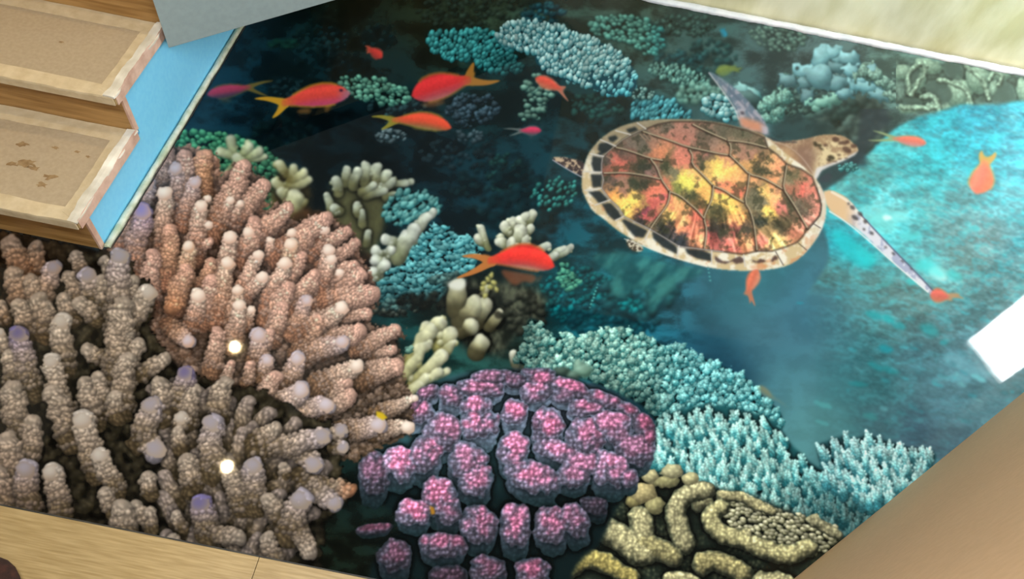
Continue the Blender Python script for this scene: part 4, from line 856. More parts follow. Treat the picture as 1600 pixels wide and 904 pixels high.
for P in [[(936,224),(950,222),(960,230),(950,238),(942,240),(934,234)],[(950,214),(962,211),(966,216),(958,222),(952,220)],[(978,202),(992,198),(998,203),(984,208)],[(926,243),(941,246),(940,268),(928,268),(924,256)],[(923,272),(941,272),(940,292),(926,293)],
          [(919,299),(938,298),(946,306),(951,314),(936,318),(928,308)],[(940,318),(954,317),(966,328),(972,340),(960,344),(950,336)],[(971,344),(976,342),(1012,360),(1006,371),(992,370),(980,356)],[(1019,362),(1030,364),(1058,386),(1058,397),(1036,386),(1020,372)],[(1070,388),(1096,390),(1111,396),(1112,408),(1090,404),(1074,396)],
          [(948,232),(940,244),(932,240)],[(1094,191),(1112,194),(1110,199),(1096,197)]]: blotch(P)
for P in [[(1117,399),(1124,404),(1130,408),(1140,408),(1146,404),(1156,400),(1162,404),(1162,410),(1150,412),(1144,408),(1134,412),(1122,410),(1117,406)],[(1174,405),(1182,408),(1188,404),(1196,406),(1196,409),(1186,411),(1176,409)],[(1206,404),(1212,398),(1216,402),(1214,406),(1210,406),(1208,409),(1204,408)]]:
    L.poly(P, C(62,44,50), soft=.8, alpha=.8)
# carapace
inn = [(1009,201.6),(997,205),(985,211),(973,218),(962,227),(951,236),(942,244),(940,256),(940,269.6),(943,281),(940,294),(953,311.6),(966,323),(975,338),(996,348),(1016,358),(1040,372),(1061,384.6),(1100,389.6),(1130,393),(1160,397),(1183,392),(1206,392),(1228,385.4),(1246,378),(1255,368),(1261,358),(1272,346),(1281,336.5),(1283,320),(1276,295),(1269,276),(1252,264),(1229,256),(1215,242),(1199.5,230.6),(1194.5,214.8),(1168,204),(1140,197),(1115,192),(1090,190),(1049,190),(1028,194)]
sc = sub('shell', 'amber and brown central shell plates')
cols = [(1000,215,(104,92,80)),(1040,200,(110,98,84)),(1060,212,(206,98,80),14),(1076,216,(190,100,84),12),(1100,215,(100,84,68)),(1130,205,(98,92,72)),(1160,208,(104,98,74)),(1180,222,(120,98,76)),(985,224,(120,100,88)),(1005,228,(96,92,78)),(1025,222,(160,100,80)),(1036,230,(220,120,76),11),(1048,240,(110,96,60)),
        (1062,244,(214,112,92),11),(1072,252,(206,110,90)),(1090,228,(140,104,86)),(1110,226,(150,110,92)),(1126,236,(170,110,92)),(970,252,(206,92,78),12),(960,268,(150,84,66)),(985,256,(60,66,52)),(1005,262,(48,56,46)),(1018,270,(130,96,90)),(950,250,(72,70,66)),(975,240,(70,68,62)),
        (970,292,(150,104,90),10),(955,285,(70,66,64)),(990,290,(44,58,44)),(1008,290,(40,52,42)),(965,308,(236,150,70),10),(980,318,(240,190,80),12),(1000,318,(170,130,70)),(1026,298,(228,110,84),11),(1034,308,(206,86,92)),(1020,320,(196,84,76)),(1005,328,(110,44,70)),(1012,336,(200,80,80)),(1000,345,(52,50,54)),
        (1040,262,(66,76,52)),(1052,272,(110,108,84)),(1070,282,(214,200,80),9),(1088,274,(236,160,90)),(1098,290,(240,180,80)),(1060,296,(110,120,60)),(1080,306,(70,74,50)),(1098,318,(90,74,50)),(1060,320,(230,150,90)),(1070,338,(226,150,90)),(1090,340,(220,98,80)),(1046,340,(236,180,90)),(1060,358,(232,130,84)),(1080,358,(226,110,84)),(1094,372,(230,140,90)),
        (1040,358,(40,46,54),9),(1060,374,(40,48,58),10),(1024,352,(130,110,80)),(1096,254,(70,76,58)),(1108,262,(180,140,80)),(1120,258,(240,190,84),11),(1138,262,(238,180,84)),(1126,276,(236,176,96)),(1148,280,(226,150,90)),(1130,290,(214,110,84)),(1150,298,(206,100,76)),(1110,246,(80,66,66)),(1100,240,(176,100,92)),(1140,250,(200,130,96)),
        (1108,300,(240,160,80)),(1125,312,(242,190,82),12),(1140,322,(238,180,80)),(1118,326,(70,74,54)),(1126,336,(96,84,50)),(1150,335,(230,150,80)),(1122,356,(50,48,46),10),(1138,346,(240,150,90)),(1150,360,(150,70,66)),(1160,360,(60,60,50)),(1112,370,(206,90,86)),(1140,380,(232,110,96)),(1165,378,(232,140,90)),
        (1150,232,(150,112,92)),(1170,240,(160,110,92)),(1190,250,(110,84,60)),(1205,254,(206,150,96)),(1216,262,(228,140,96)),(1172,256,(196,140,80)),(1190,266,(64,66,48),9),(1208,280,(220,140,90)),(1180,284,(226,150,96)),(1176,310,(110,104,80),9),(1188,318,(116,108,86)),(1184,300,(70,70,54)),(1196,304,(236,180,92)),(1210,310,(232,160,100)),
        (1204,330,(240,190,84)),(1222,322,(214,110,100)),(1190,344,(46,54,50)),(1200,362,(150,120,76),9),(1216,350,(70,66,50)),(1232,344,(90,80,56)),(1240,358,(226,130,100)),(1212,378,(244,200,110)),(1190,380,(228,120,100)),(1236,372,(200,130,90)),(1230,280,(150,130,100)),(1250,282,(160,110,80)),(1254,302,(222,96,82),10),(1240,296,(160,100,76)),
        (1238,276,(96,92,64)),(1236,316,(86,84,66)),(1252,322,(110,104,84)),(1264,314,(80,76,60)),(1262,290,(190,110,90)),(1272,310,(224,128,112)),(1270,334,(230,136,116)),(1258,344,(224,140,120)),(1256,334,(70,66,56),7)]
def shellc(X, Y):
    wx = X + 26 * (fbm(X, Y, 13, 130, 5) - .5) + 5 * (noise(X / 2.5, Y / 2.5, 131) - .5); wy = Y + 26 * (fbm(X, Y, 13, 133, 5) - .5) + 5 * (noise(X / 2.5, Y / 2.5, 134) - .5)
    c = rbf(wx, wy, cols, 6.5); lum = c.mean(-1, keepdims=True); c = np.clip(lum + (c - lum) * .84, 0, 1) * (.97 + .55 * (lum - .42))
    sp = sm(.56, .64, fbm(X, Y, 9, 135, 5)); c = mix(c, C(52,54,40), (sp * .62)[..., None])
    ang = np.arctan2(Y - 240, X - 1110); st = noise(ang * 46, np.hypot(X - 1110, Y - 240) / 22, 136)
    c = c * (1 + (st - .5)[..., None] * .75 * sm(305, 365, Y)[..., None])
    c = c * (.9 + .22 * noise(X / 2.2, Y / 2.2, 137))[..., None]
    c = mix(c, c.mean(-1, keepdims=True) * C(240,226,206), (.5 * sm(262, 205, Y + .10 * (X - 1000)))[..., None])
    return np.clip(c * 1.16 + .015, 0, 1)
L.poly(inn, C(200,140,80), soft=.6, n=0, sid=sc, fn=shellc)
SEAM = [[(962,231),(980,235),(1016,248),(1034,251)],[(1016,249),(1026,262),(1032,280),(1046,300)],[(943,271),(976,270),(1005,274),(1030,280)],[(1004,206),(1016,210),(1044,219),(1073,230),(1102,236),(1120,240),(1140,243)],[(1077,235),(1082,244),(1080,257),(1098,274),(1114,291)],
        [(1082,195),(1096,202),(1120,213),(1137,220),(1142,230),(1140,243)],[(1137,220),(1161,222),(1180,226),(1198,231)],[(1140,243),(1156,258),(1170,273),(1188,277),(1206,286),(1223,296)],[(1170,274),(1168,294),(1163,316),(1172,330),(1178,352),(1182,391)],
        [(1229,257),(1226,276),(1223,295),(1236,314),(1247,332),(1261,357)],[(1114,291),(1130,297),(1146,308),(1161,316)],[(1114,291),(1112,312),(1104,328),(1099,341),(1104,360),(1100,389)],[(1046,300),(1062,306),(1076,318),(1088,328),(1099,341)],[(1046,300),(1044,316),(1037,328),(1026,342),(1016,357)]]
for s_ in SEAM:
    L.line(s_, 4.4, C(44,30,26), n=1, alpha=.75, soft=2)
    L.line([(x + .9, y - .9) for x, y in s_], 1.9, C(214,200,168), n=1, alpha=.85, soft=1)
rimln = inn + [inn[0]]
L.line(rimln, 3.2, C(52,40,36), n=0, alpha=.6, soft=2)
L.line([(x, y) for x, y in rimln[6:20]], 1.6, C(176,172,172), n=0, alpha=.9, soft=1)
L.line([(x, y) for x, y in rimln[:7]], 1.6, C(156,150,140), n=0, alpha=.9, soft=1)
L.line([(1276,293),(1284,318),(1282,336),(1262,360)], 1.4, C(40,32,34), n=1, alpha=.7)
for s_ in [[(943,244),(922,240)],[(940,269),(911,268)],[(939,294),(914,297)],[(953,312),(930,320)],[(974,338),(962,344)],[(1016,358),(1008,374)],[(1061,384),(1058,400)],[(1112,392),(1112,412)],[(1162,398),(1164,416)],[(962,228),(938,218)],[(985,210),(962,204)],[(1009,201),(996,192)]]:
    L.line(s_, 2.2, C(214,208,204), n=0, alpha=.85)
for s_ in [[(1212,393),(1224,414)],[(1248,380),(1260,390)],[(1272,350),(1282,356)]]: L.line(s_, 1.5, C(60,50,50), n=0, alpha=.8)
for s_ in [[(1000,210),(1008,218)],[(1006,209),(1016,220)],[(1014,210),(1024,218)],[(948,244),(960,251)]]: L.line(s_, 2, C(170,140,120), n=0, alpha=.7)
L.poly([(1170,416),(1186,412),(1204,413),(1196,419),(1176,420)], C(222,150,104), soft=1.5, alpha=.6)
L.line([(976,373),(1000,382),(1028,393),(1060,404),(1104,416)], 1.6, C(246,240,230), n=1, alpha=.7)
L.comp(tur, .45)

_m = (PID == tur) & (SID == 0); SID[_m] = sm_
# ---- fish ------------------------------------------------------------------------------------------
def fish(label, nose, tail, H, top, bot, fork, fin=(210,170,60), bend=0, dof=.8, back=.5, fins=(), alpha=.95, eye=None, belly=0, head=None, name='reef_fish', tailc=None):
    """nose/tail root on the sheet, H body height, fork = list of tail-tip points, fins = list of polygons"""
    pid = new_part(name, label); sf = new_sub('tail_fin', pid); s2 = new_sub('fin', pid)
    xs = [nose[0], tail[0]] + [p[0] for p in fork] + [p[0] for f in fins for p in f]; ys = [nose[1], tail[1]] + [p[1] for p in fork] + [p[1] for f in fins for p in f]
    L = Layer(min(xs) - H - 6, min(ys) - H - 6, max(xs) + H + 6, max(ys) + H + 6)
    ax, ay = tail[0] - nose[0], tail[1] - nose[1]; Ln = np.hypot(ax, ay); ux, uy = ax / Ln, ay / Ln; vx, vy = (uy, -ux) if ux > 0 else (-uy, ux)   # v points to the back (upwards)
    if vy > 0: vx, vy = -vx, -vy
    tc = C(*(tailc or fin))
    mid = (tail[0] + ux * Ln * .06, tail[1] + uy * Ln * .06)
    tw = H * .16
    for f in fork:
        q = (f[0] - tail[0], f[1] - tail[1]); sgn = 1 if (q[0] * vx + q[1] * vy) > 0 else -1
        m1 = (tail[0] + q[0] * .45 + vx * sgn * tw * .8, tail[1] + q[1] * .45 + vy * sgn * tw * .8)
        L.line([(tail[0] - ux * 6, tail[1] - uy * 6), m1, f], tw * 2.2, tc, soft=1.2, n=2, taper=(1.15, .05), sid=sf)
    L.poly([(tail[0] - ux * 7 + vx * tw * 1.3, tail[1] - uy * 7 + vy * tw * 1.3), (tail[0] + ux * tw * 1.6 + vx * tw * 1.8, tail[1] + uy * tw * 1.6 + vy * tw * 1.8), (tail[0] + ux * tw * .7, tail[1] + uy * tw * .7), (tail[0] + ux * tw * 1.6 - vx * tw * 1.8, tail[1] + uy * tw * 1.6 - vy * tw * 1.8), (tail[0] - ux * 7 - vx * tw * 1.3, tail[1] - uy * 7 - vy * tw * 1.3)], tc, soft=1.0, n=1, sid=sf)
    for f in fins: L.poly(f, mix(C(*fin), C(*bot), .25), soft=2.0, n=1, sid=s2, alpha=.5)
    N = 16; P = []; Q = []
    for i in range(N + 1):
        t = i / N; b = bend * np.sin(t * np.pi); w_ = np.interp(t, [0, .04, .12, .25, .38, .55, .7, .85, 1], [.02, .34, .64, .92, 1.0, .93, .70, .42, .24])
        cx_, cy_ = nose[0] + ax * t + vx * b, nose[1] + ay * t + vy * b
        P.append((cx_ + vx * H * .5 * w_ * (1 + .1 * back), cy_ + vy * H * .5 * w_ * (1 + .1 * back))); Q.append((cx_ - vx * H * .5 * w_ * (1 - .1 * back), cy_ - vy * H * .5 * w_ * (1 - .1 * back)))
    def colf(X, Y):
        s = ((X - nose[0]) * vx + (Y - nose[1]) * vy) / (H * .5); t = ((X - nose[0]) * ux + (Y - nose[1]) * uy) / Ln
        s = s - bend * np.sin(np.clip(t, 0, 1) * np.pi) / (H * .5)
        c = mix(C(*bot), C(*top), sm(-.75, .15, s)[..., None]); c = c * (1.02 + .12 * sm(0, .6, s) - .25 * sm(.65, 1.05, s))[..., None]
        c = mix(c, C(*fin), (.55 * sm(.75, 1.02, t))[..., None])
        if belly: c = mix(c, C(196,190,150), (belly * sm(-.35, -.95, s))[..., None])
        if head is not None: c = mix(c, C(*head), (sm(.24, .02, t) * .75 * sm(.6, .1, s))[..., None])
        return c * (.95 + .1 * noise(X / 2, Y / 2, 140))[..., None]
    L.poly(P + Q[::-1], C(*top), soft=.7, n=1, sid=0, fn=colf)
    L.line([p for p in P[3:14]], H * .10 + 1, C(*fin), n=0, alpha=.5, soft=1.6)
    L.line([(p[0] - vx * .5, p[1] - vy * .5) for p in Q[4:15]], H * .08 + 1, C(*fin), n=0, alpha=.45, soft=1.6)
    if eye: L.poly([(eye[0] + 3 * np.cos(q), eye[1] + 2.4 * np.sin(q)) for q in np.linspace(0, 6.2, 9)], C(50,24,60), soft=.6, n=0)
    L.comp(pid, dof, alpha)
fish('dim pink fish at the far left with a long forked tail, beside the stair wall', (323,148), (392,136), 21, (190,60,92), (84,58,80), [(427,126),(418,150)], fin=(120,104,50), dof=.8, fins=[[(340,156),(356,152),(364,158),(350,160)]], alpha=.9)
fish('red fish with a yellow tail and a lilac face, second from the left', (548,146), (440,162), 36, (232,76,66), (196,72,110), [(398,154),(426,184)], fin=(214,160,44), dof=.6, back=1, eye=(533,141), head=(170,130,160), bend=3, fins=[[(496,152),(520,152),(516,162),(500,158)],[(508,162),(524,158),(512,176),(506,174)],[(462,172),(484,168),(488,176),(468,178)],[(470,146),(490,132),(522,130),(500,136)]])
fish('largest red fish at the top, tail fins spread up and right', (643,150), (736,124), 42, (230,56,60), (180,70,84), [(740,98),(781,126)], fin=(176,120,50), dof=.7, back=.7, belly=.35, bend=2, fins=[[(656,162),(680,156),(700,158),(684,166),(664,168)],[(664,132),(690,118),(720,116),(700,124)]])
fish('small red fish seen head-on near the top left corner', (598,90), (576,76), 16, (218,66,60), (180,60,60), [(570,72),(574,84)], fin=(196,90,70), dof=.7)
fish('orange-red fish just below the largest red one, facing right', (706,200), (612,188), 27, (240,84,56), (150,100,60), [(580,182),(596,202)], fin=(150,140,50), dof=.6, bend=5, back=1.2, belly=.3, fins=[[(640,198),(664,196),(672,204),(650,203)],[(676,200),(692,200),(686,207)]])
fish('small tilted orange fish under the big cyan table coral', (836,122), (878,140), 19, (232,88,70), (206,110,84), [(884,136),(888,158)], fin=(190,120,100), dof=.6)
fish('small pink fish in dark water left of the turtle', (846,204), (812,204), 14, (214,60,96), (120,70,90), [(786,201),(796,212)], fin=(100,110,110), dof=.6, fins=[[(826,210),(834,210),(830,218)]])
fish('big bright red fish with an orange tail in the centre of the floor', (867,416), (762,408), 40, (240,56,50), (170,72,72), [(714,434),(722,400)], fin=(206,110,56), dof=.6, back=1.6, belly=.7, bend=9, fins=[[(780,420),(806,424),(842,430),(832,444),(818,438),(806,448),(790,436)],[(842,432),(850,428),(836,446)]], tailc=(196,120,60))
fish('thin salmon fish right of the turtle head', (1448,224), (1394,216), 17, (232,110,90), (200,130,130), [(1356,219),(1364,204)], fin=(150,166,120), dof=.9, alpha=.92)
fish('orange-red fish swimming head down on the turquoise slope', (1525,303), (1540,250), 38, (226,114,92), (232,120,84), [(1534,236),(1556,238)], fin=(206,160,80), dof=1.2, alpha=.93, bend=-4, fins=[[(1536,270),(1546,276),(1542,290),(1534,292)]])
fish('red fish touching the tip of the long flipper', (1453,460), (1484,464), 22, (226,96,84), (206,110,84), [(1506,466),(1500,460)], fin=(190,150,110), dof=1.0, alpha=.9)
fish('orange fish tail poking out below the turtle shell', (1184,420), (1168,458), 20, (224,112,84), (232,140,110), [(1180,478),(1172,474)], fin=(196,120,90), dof=.8, alpha=.93)
# keep the shell over that last fish
fish('dull yellow-green fish beside the raised flipper tip', (1118,113), (1148,106), 16, (128,146,72), (110,134,80), [(1160,106),(1156,112)], fin=(120,140,70), dof=1.1, alpha=.85, name='yellow_fish')
fish('faint brown fish gliding over the edge of the bushy coral', (1184,603), (1208,622), 12, (150,130,84), (128,140,120), [(1230,636),(1226,632)], fin=(110,140,130), dof=1.6, alpha=.6, name='brown_fish')
fish('tiny bright blue fish near the white strip at the top', (1134,58), (1128,46), 9, (40,150,190), (60,140,160), [(1134,44),(1124,48)], fin=(40,140,170), dof=.8, alpha=.9, name='blue_fish')
# small yellow speck on the lilac branch, orange sponge by the lobe
L = Layer(580, 630, 700, 820)
L.poly([(588,642),(598,644),(606,652),(598,656),(588,650)], C(206,176,40), soft=.8); L.poly([(671,790),(678,792),(680,802),(674,804)], C(170,120,40), soft=.8)
L.comp(0, .3)
# dotted bright feeler lines of the far reef
L = Layer(880, 380, 1120, 500)
for (x0, y0, x1, y1, n) in [(934,444,922,480,8),(1107,420,1110,438,4)]:
    for k in range(n):
        t = k / (n - 1); x, y = x0 + (x1 - x0) * t, y0 + (y1 - y0) * t
        L.poly([(x - 1.6, y - 1.2), (x + 1.4, y - 1.6), (x + 1.4, y + 1.2), (x - 1.4, y + 1.4)], C(110,214,206), soft=.6, alpha=.8)
L.comp(0, .2)
# ================= HELPERS =================
def link(o, parent=None):
    COL.objects.link(o)
    if parent is not None: o.parent = parent
    return o
def mesh_obj(name, verts, faces, mat, parent=None, smooth=False):
    me = bpy.data.meshes.new(name); me.from_pydata([tuple(v) for v in verts], [], faces); me.update()
    o = bpy.data.objects.new(name, me); link(o, parent)
    if mat: me.materials.append(mat)
    if smooth: me.polygons.foreach_set('use_smooth', [True] * len(me.polygons))
    return o
def bm_obj(name, bm, mat, parent=None, smooth=False, bevel=0.0):
    if bevel:
        bmesh.ops.bevel(bm, geom=[e for e in bm.edges if e.calc_length() > bevel * 3], offset=bevel, segments=2, affect='EDGES', profile=.7)
    bmesh.ops.recalc_face_normals(bm, faces=bm.faces)
    me = bpy.data.meshes.new(name); bm.to_mesh(me); bm.free()
    o = bpy.data.objects.new(name, me); link(o, parent)
    if mat: me.materials.append(mat)
    if smooth: me.polygons.foreach_set('use_smooth', [True] * len(me.polygons))
    return o
def add_box(bm, x0, x1, y0, y1, z0, z1):
    v = [bm.verts.new(p) for p in ((x0,y0,z0),(x1,y0,z0),(x1,y1,z0),(x0,y1,z0),(x0,y0,z1),(x1,y0,z1),(x1,y1,z1),(x0,y1,z1))]
    for f in ((0,3,2,1),(4,5,6,7),(0,1,5,4),(1,2,6,5),(2,3,7,6),(3,0,4,7)): bm.faces.new([v[i] for i in f])
def box_obj(name, x0, x1, y0, y1, z0, z1, mat, parent=None, bevel=0.0):
    bm = bmesh.new(); add_box(bm, x0, x1, y0, y1, z0, z1); return bm_obj(name, bm, mat, parent, bevel=bevel)
def prism(name, pts, axis, a, b, mat, parent=None, bevel=0.0):
    """extrude a polygon; axis 'x': pts are (y,z), axis 'z': pts are (x,y)"""
    bm = bmesh.new(); n = len(pts)
    def P(p, t): return (t, p[0], p[1]) if axis == 'x' else ((p[0], t, p[1]) if axis == 'y' else (p[0], p[1], t))
    A = [bm.verts.new(P(p, a)) for p in pts]; B = [bm.verts.new(P(p, b)) for p in pts]
    bm.faces.new(A); bm.faces.new(B[::-1])
    for i in range(n): bm.faces.new([A[i], B[i], B[(i + 1) % n], A[(i + 1) % n]])
    return bm_obj(name, bm, mat, parent, bevel=bevel)
def empty(name, loc=(0, 0, 0)):
    o = bpy.data.objects.new(name, None); COL.objects.link(o); o.location = loc; return o
def tag(o, label, cat, group=None):
    o['label'] = label; o['category'] = cat
    if group: o['group'] = group
    return o
def struct(o): o['kind'] = 'structure'; return o
def s2l(c):
    return tuple(((x / 255.0) / 12.92 if x <= 10 else (((x / 255.0) + 0.055) / 1.055) ** 2.4) for x in c)

def material(name, c1, c2=None, scale=6.0, rough=0.6, stretch=(1, 1, 1), bump=0.0, detail=6, contrast=(0.35, 0.65), spec=0.5, extra=None, rot=(0, 0, 0)):
    m = bpy.data.materials.new(name); m.use_nodes = True; nt = m.node_tree; N = nt.nodes; Lk = nt.links; b = N['Principled BSDF']
    b.inputs['Roughness'].default_value = rough; b.inputs['Specular IOR Level'].default_value = spec
    b.inputs['Base Color'].default_value = (*s2l(c1), 1)
    if c2 is not None:
        tc = N.new('ShaderNodeTexCoord'); mp = N.new('ShaderNodeMapping'); nz = N.new('ShaderNodeTexNoise'); cr = N.new('ShaderNodeValToRGB')
        mp.inputs['Scale'].default_value = stretch; mp.inputs['Rotation'].default_value = rot
        nz.inputs['Scale'].default_value = scale; nz.inputs['Detail'].default_value = detail
        cr.color_ramp.elements[0].position = contrast[0]; cr.color_ramp.elements[1].position = contrast[1]
        cr.color_ramp.elements[0].color = (*s2l(c1), 1); cr.color_ramp.elements[1].color = (*s2l(c2), 1)
        Lk.new(tc.outputs['Object'], mp.inputs['Vector']); Lk.new(mp.outputs['Vector'], nz.inputs['Vector']); Lk.new(nz.outputs['Fac'], cr.inputs['Fac']); Lk.new(cr.outputs['Color'], b.inputs['Base Color'])
        if bump:
            bp = N.new('ShaderNodeBump'); bp.inputs['Strength'].default_value = bump; bp.inputs['Distance'].default_value = 0.01
            Lk.new(nz.outputs['Fac'], bp.inputs['Height']); Lk.new(bp.outputs['Normal'], b.inputs['Normal'])
        if extra:      # second, larger patchiness multiplied over the first
            n2 = N.new('ShaderNodeTexNoise'); n2.inputs['Scale'].default_value = extra[0]; r2 = N.new('ShaderNodeValToRGB')
            r2.color_ramp.elements[0].position = extra[3] if len(extra) > 3 else .3; r2.color_ramp.elements[1].position = extra[4] if len(extra) > 4 else .7
            r2.color_ramp.elements[0].color = (*[extra[1]] * 3, 1); r2.color_ramp.elements[1].color = (*[extra[2]] * 3, 1)
            mx = N.new('ShaderNodeMix'); mx.data_type = 'RGBA'; mx.blend_type = 'MULTIPLY'; mx.inputs['Factor'].default_value = 1
            Lk.new(tc.outputs['Object'], n2.inputs['Vector']); Lk.new(n2.outputs['Fac'], r2.inputs['Fac'])
            Lk.new(cr.outputs['Color'], mx.inputs['A']); Lk.new(r2.outputs['Color'], mx.inputs['B']); Lk.new(mx.outputs['Result'], b.inputs['Base Color'])
    return m

M = {}
M['wood'] = material('light_oak_laminate', (158,130,82), (184,156,108), scale=6, rough=.42, stretch=(1.6, 30, 1), bump=.06, extra=(2.2, .86, 1.04))
M['riser'] = material('oak_riser_board', (150,108,56), (192,148,90), scale=4, rough=.45, stretch=(1.0, 14, 14), bump=.05, extra=(1.6, .8, 1.05))
M['sheet'] = material('protective_card', (172,152,124), (180,160,132), scale=90, rough=.8, extra=(.8, .97, 1.02))
M['tape'] = material('masking_tape', (198,176,140), (214,194,160), scale=26, rough=.6, stretch=(1, 1, 1), bump=.25, extra=(5, .93, 1.03))
M['tape_white'] = material('white_foam_tape', (216,206,188), (246,240,228), scale=14, rough=.6, bump=.35, extra=(7, .84, 1.05))
M['edge'] = material('bare_board_edge', (190,150,130), (224,190,170), scale=18, rough=.7)
M['blue'] = material('light_blue_paint', (124,208,248), (132,214,250), scale=60, rough=.5)
M['grout'] = material('cream_filler', (196,204,170), (236,236,216), scale=26, rough=.6, bump=.4, extra=(14, .72, 1.05))
M['white'] = material('white_sealant', (226,232,238), (252,252,254), scale=14, rough=.5, bump=.3)
M['black'] = material('dark_gap_sealant', (24,24,22), (60,56,48), scale=30, rough=.6)
M['plaster'] = material('cream_yellow_plaster', (214,208,160), (250,246,214), scale=5, rough=.9, bump=.6, extra=(2.6, .84, 1.05), contrast=(.36, .64), stretch=(1, 1, .45), detail=10)
M['bulk'] = material('pale_grey_paint', (140,154,154), (146,160,160), scale=50, rough=.35)
M['tan'] = material('tan_wall_paint', (206,166,126), (212,172,132), scale=70, rough=.7, extra=(2.5, .96, 1.03))
M['ceil'] = material('darkened_ceiling_paint', (92,92,88), (98,98,94), scale=20, rough=.9)  # unseen ceiling, darkened so its mirror image barely veils the floor
M['wall'] = material('off_white_wall_paint', (206,204,196), (214,212,204), scale=20, rough=.9)
M['concrete'] = material('grey_screed', (120,116,108), (140,136,128), scale=9, rough=.9)
M['shoe'] = material('dark_brown_felt', (36,18,12), (62,32,22), scale=60, rough=.95, bump=.5)
M['steel'] = material('brushed_metal', (190,190,190), (206,206,206), scale=40, rough=.3)

def emitter(name, col, strength):
    m = bpy.data.materials.new(name); m.use_nodes = True; nt = m.node_tree; nt.nodes.remove(nt.nodes['Principled BSDF'])
    e = nt.nodes.new('ShaderNodeEmission'); e.inputs[0].default_value = (*col, 1); e.inputs[1].default_value = strength
    nt.links.new(e.outputs[0], nt.nodes['Material Output'].inputs[0]); return m
M['pane'] = emitter('daylit_frosted_pane', (0.93, 0.97, 1.0), 34)
M['bulb'] = emitter('warm_lamp_glow', (1.0, 0.74, 0.34), 520)

# the print itself: ink colour from the artwork, under clear glossy resin
pm = bpy.data.materials.new('printed_film_under_gloss_resin'); pm.use_nodes = True
nt = pm.node_tree; b = nt.nodes['Principled BSDF']; at = nt.nodes.new('ShaderNodeAttribute'); at.attribute_name = 'ink'
b.inputs['Roughness'].default_value = 0.035; b.inputs['IOR'].default_value = 1.31
nt.links.new(at.outputs['Color'], b.inputs['Base Color'])
nz = nt.nodes.new('ShaderNodeTexNoise'); nz.inputs['Scale'].default_value = 9; nz.inputs['Detail'].default_value = 2
tcn = nt.nodes.new('ShaderNodeTexCoord'); bp = nt.nodes.new('ShaderNodeBump'); bp.inputs['Strength'].default_value = .012; bp.inputs['Distance'].default_value = .01
nt.links.new(tcn.outputs['Object'], nz.inputs['Vector']); nt.links.new(nz.outputs['Fac'], bp.inputs['Height']); nt.links.new(bp.outputs['Normal'], b.inputs['Normal'])
M['print'] = pm

# ================= STRUCTURE =================
FAR_Y, STAIR_X, PLANK_Y = 3.155, -1.304, 0.403
def diag_y(x): return 0.6154 + 0.9208 * (x - 0.9031)          # base line of the 45 degree tan wall
struct(box_obj('floor', -2.7, 4.0, -1.7, 3.4, -0.12, -0.004, M['concrete']))
struct(box_obj('ceiling', -2.7, 4.0, -1.7, 3.4, 2.70, 2.80, M['ceil']))
struct(box_obj('wall_back', -2.7, 4.0, FAR_Y, 3.40, -0.004, 2.70, M['plaster']))
struct(box_obj('wall_left', -2.80, -2.7, -1.7, 3.4, -0.004, 2.70, M['wall']))
struct(box_obj('wall_front', -2.7, 4.0, -1.80, -1.7, -0.004, 2.70, M['wall']))
struct(box_obj('wall_east', 4.0, 4.1, -1.7, 3.4, -0.004, 2.70, M['wall']))

# tan half wall at 45 degrees (lower right)
def diag_slab(name, p, d, length, thick, z0, z1, mat, side=1, bevel=0.0):
    d = Vector(d).normalized(); n = Vector((d.y, -d.x)) * side
    a = Vector(p); q = a + d * length
    return prism(name, [(a.x, a.y), (q.x, q.y), (q.x + n.x * thick, q.y + n.y * thick), (a.x + n.x * thick, a.y + n.y * thick)], 'z', z0, z1, mat, bevel=bevel)
p0 = (-0.05, diag_y(-0.05))
struct(diag_slab('wall_right', p0, (1, 0.9208), 3.75, 0.14, -0.004, 1.50, M['tan'], bevel=.004))
# pale grey wall that hangs at 45 degrees over the far left corner
struct(prism('wall_corner', [(-1.2750, 1.8450), (0.0640, 3.1195), (0.0640, 3.150), (-0.046, 3.150), (-1.2750, 1.9830)], 'z', 0.30, 2.70, M['bulk'], bevel=.003))

# window in the far right corner: its bright pane mirrors in the glossy floor
wd = Vector((0.53, -0.85)).normalized(); wa = Vector((3.008, 2.957)); wn = Vector((-wd.y, wd.x))   # along the wall, outward normal
def wpt(s, o): return (wa.x + wd.x * s + wn.x * o, wa.y + wd.y * s + wn.y * o)
def wslab(name, s0, s1, o0, o1, z0, z1, mat, parent=None):
    return prism(name, [wpt(s0, o0), wpt(s1, o0), wpt(s1, o1), wpt(s0, o1)], 'z', z0, z1, mat, parent)
struct(wslab('wall_window', -0.26, -0.03, 0.0, 0.12, -0.004, 2.70, M['wall']))
struct(wslab('wall_window', 0.40, 1.00, 0.0, 0.12, -0.004, 2.70, M['wall']))
struct(wslab('wall_window', -0.03, 0.40, 0.0, 0.12, 1.93, 2.70, M['wall']))
struct(wslab('wall_window', -0.03, 0.40, 0.0, 0.12, -0.004, 0.22, M['wall']))
w1 = empty('window_1', (wa.x, wa.y, 0.22)); struct(w1)
for nm, a in (('window_frame', (-0.03, 0.0, 0.02, 0.08, 0.22, 1.93)), ('window_frame', (0.365, 0.40, 0.02, 0.08, 0.22, 1.93)), ('window_frame', (0.0, 0.365, 0.02, 0.08, 1.90, 1.93)), ('window_frame', (0.0, 0.365, 0.02, 0.08, 0.22, 0.25))):
    o = wslab(nm, *a, M['wall']); o.parent = w1; o.matrix_parent_inverse = Matrix.Translation((-wa.x, -wa.y, -0.22))
o = wslab('pane', 0.0, 0.365, 0.045, 0.055, 0.25, 1.90, M['pane']); o.parent = w1; o.matrix_parent_inverse = Matrix.Translation((-wa.x, -wa.y, -0.22))

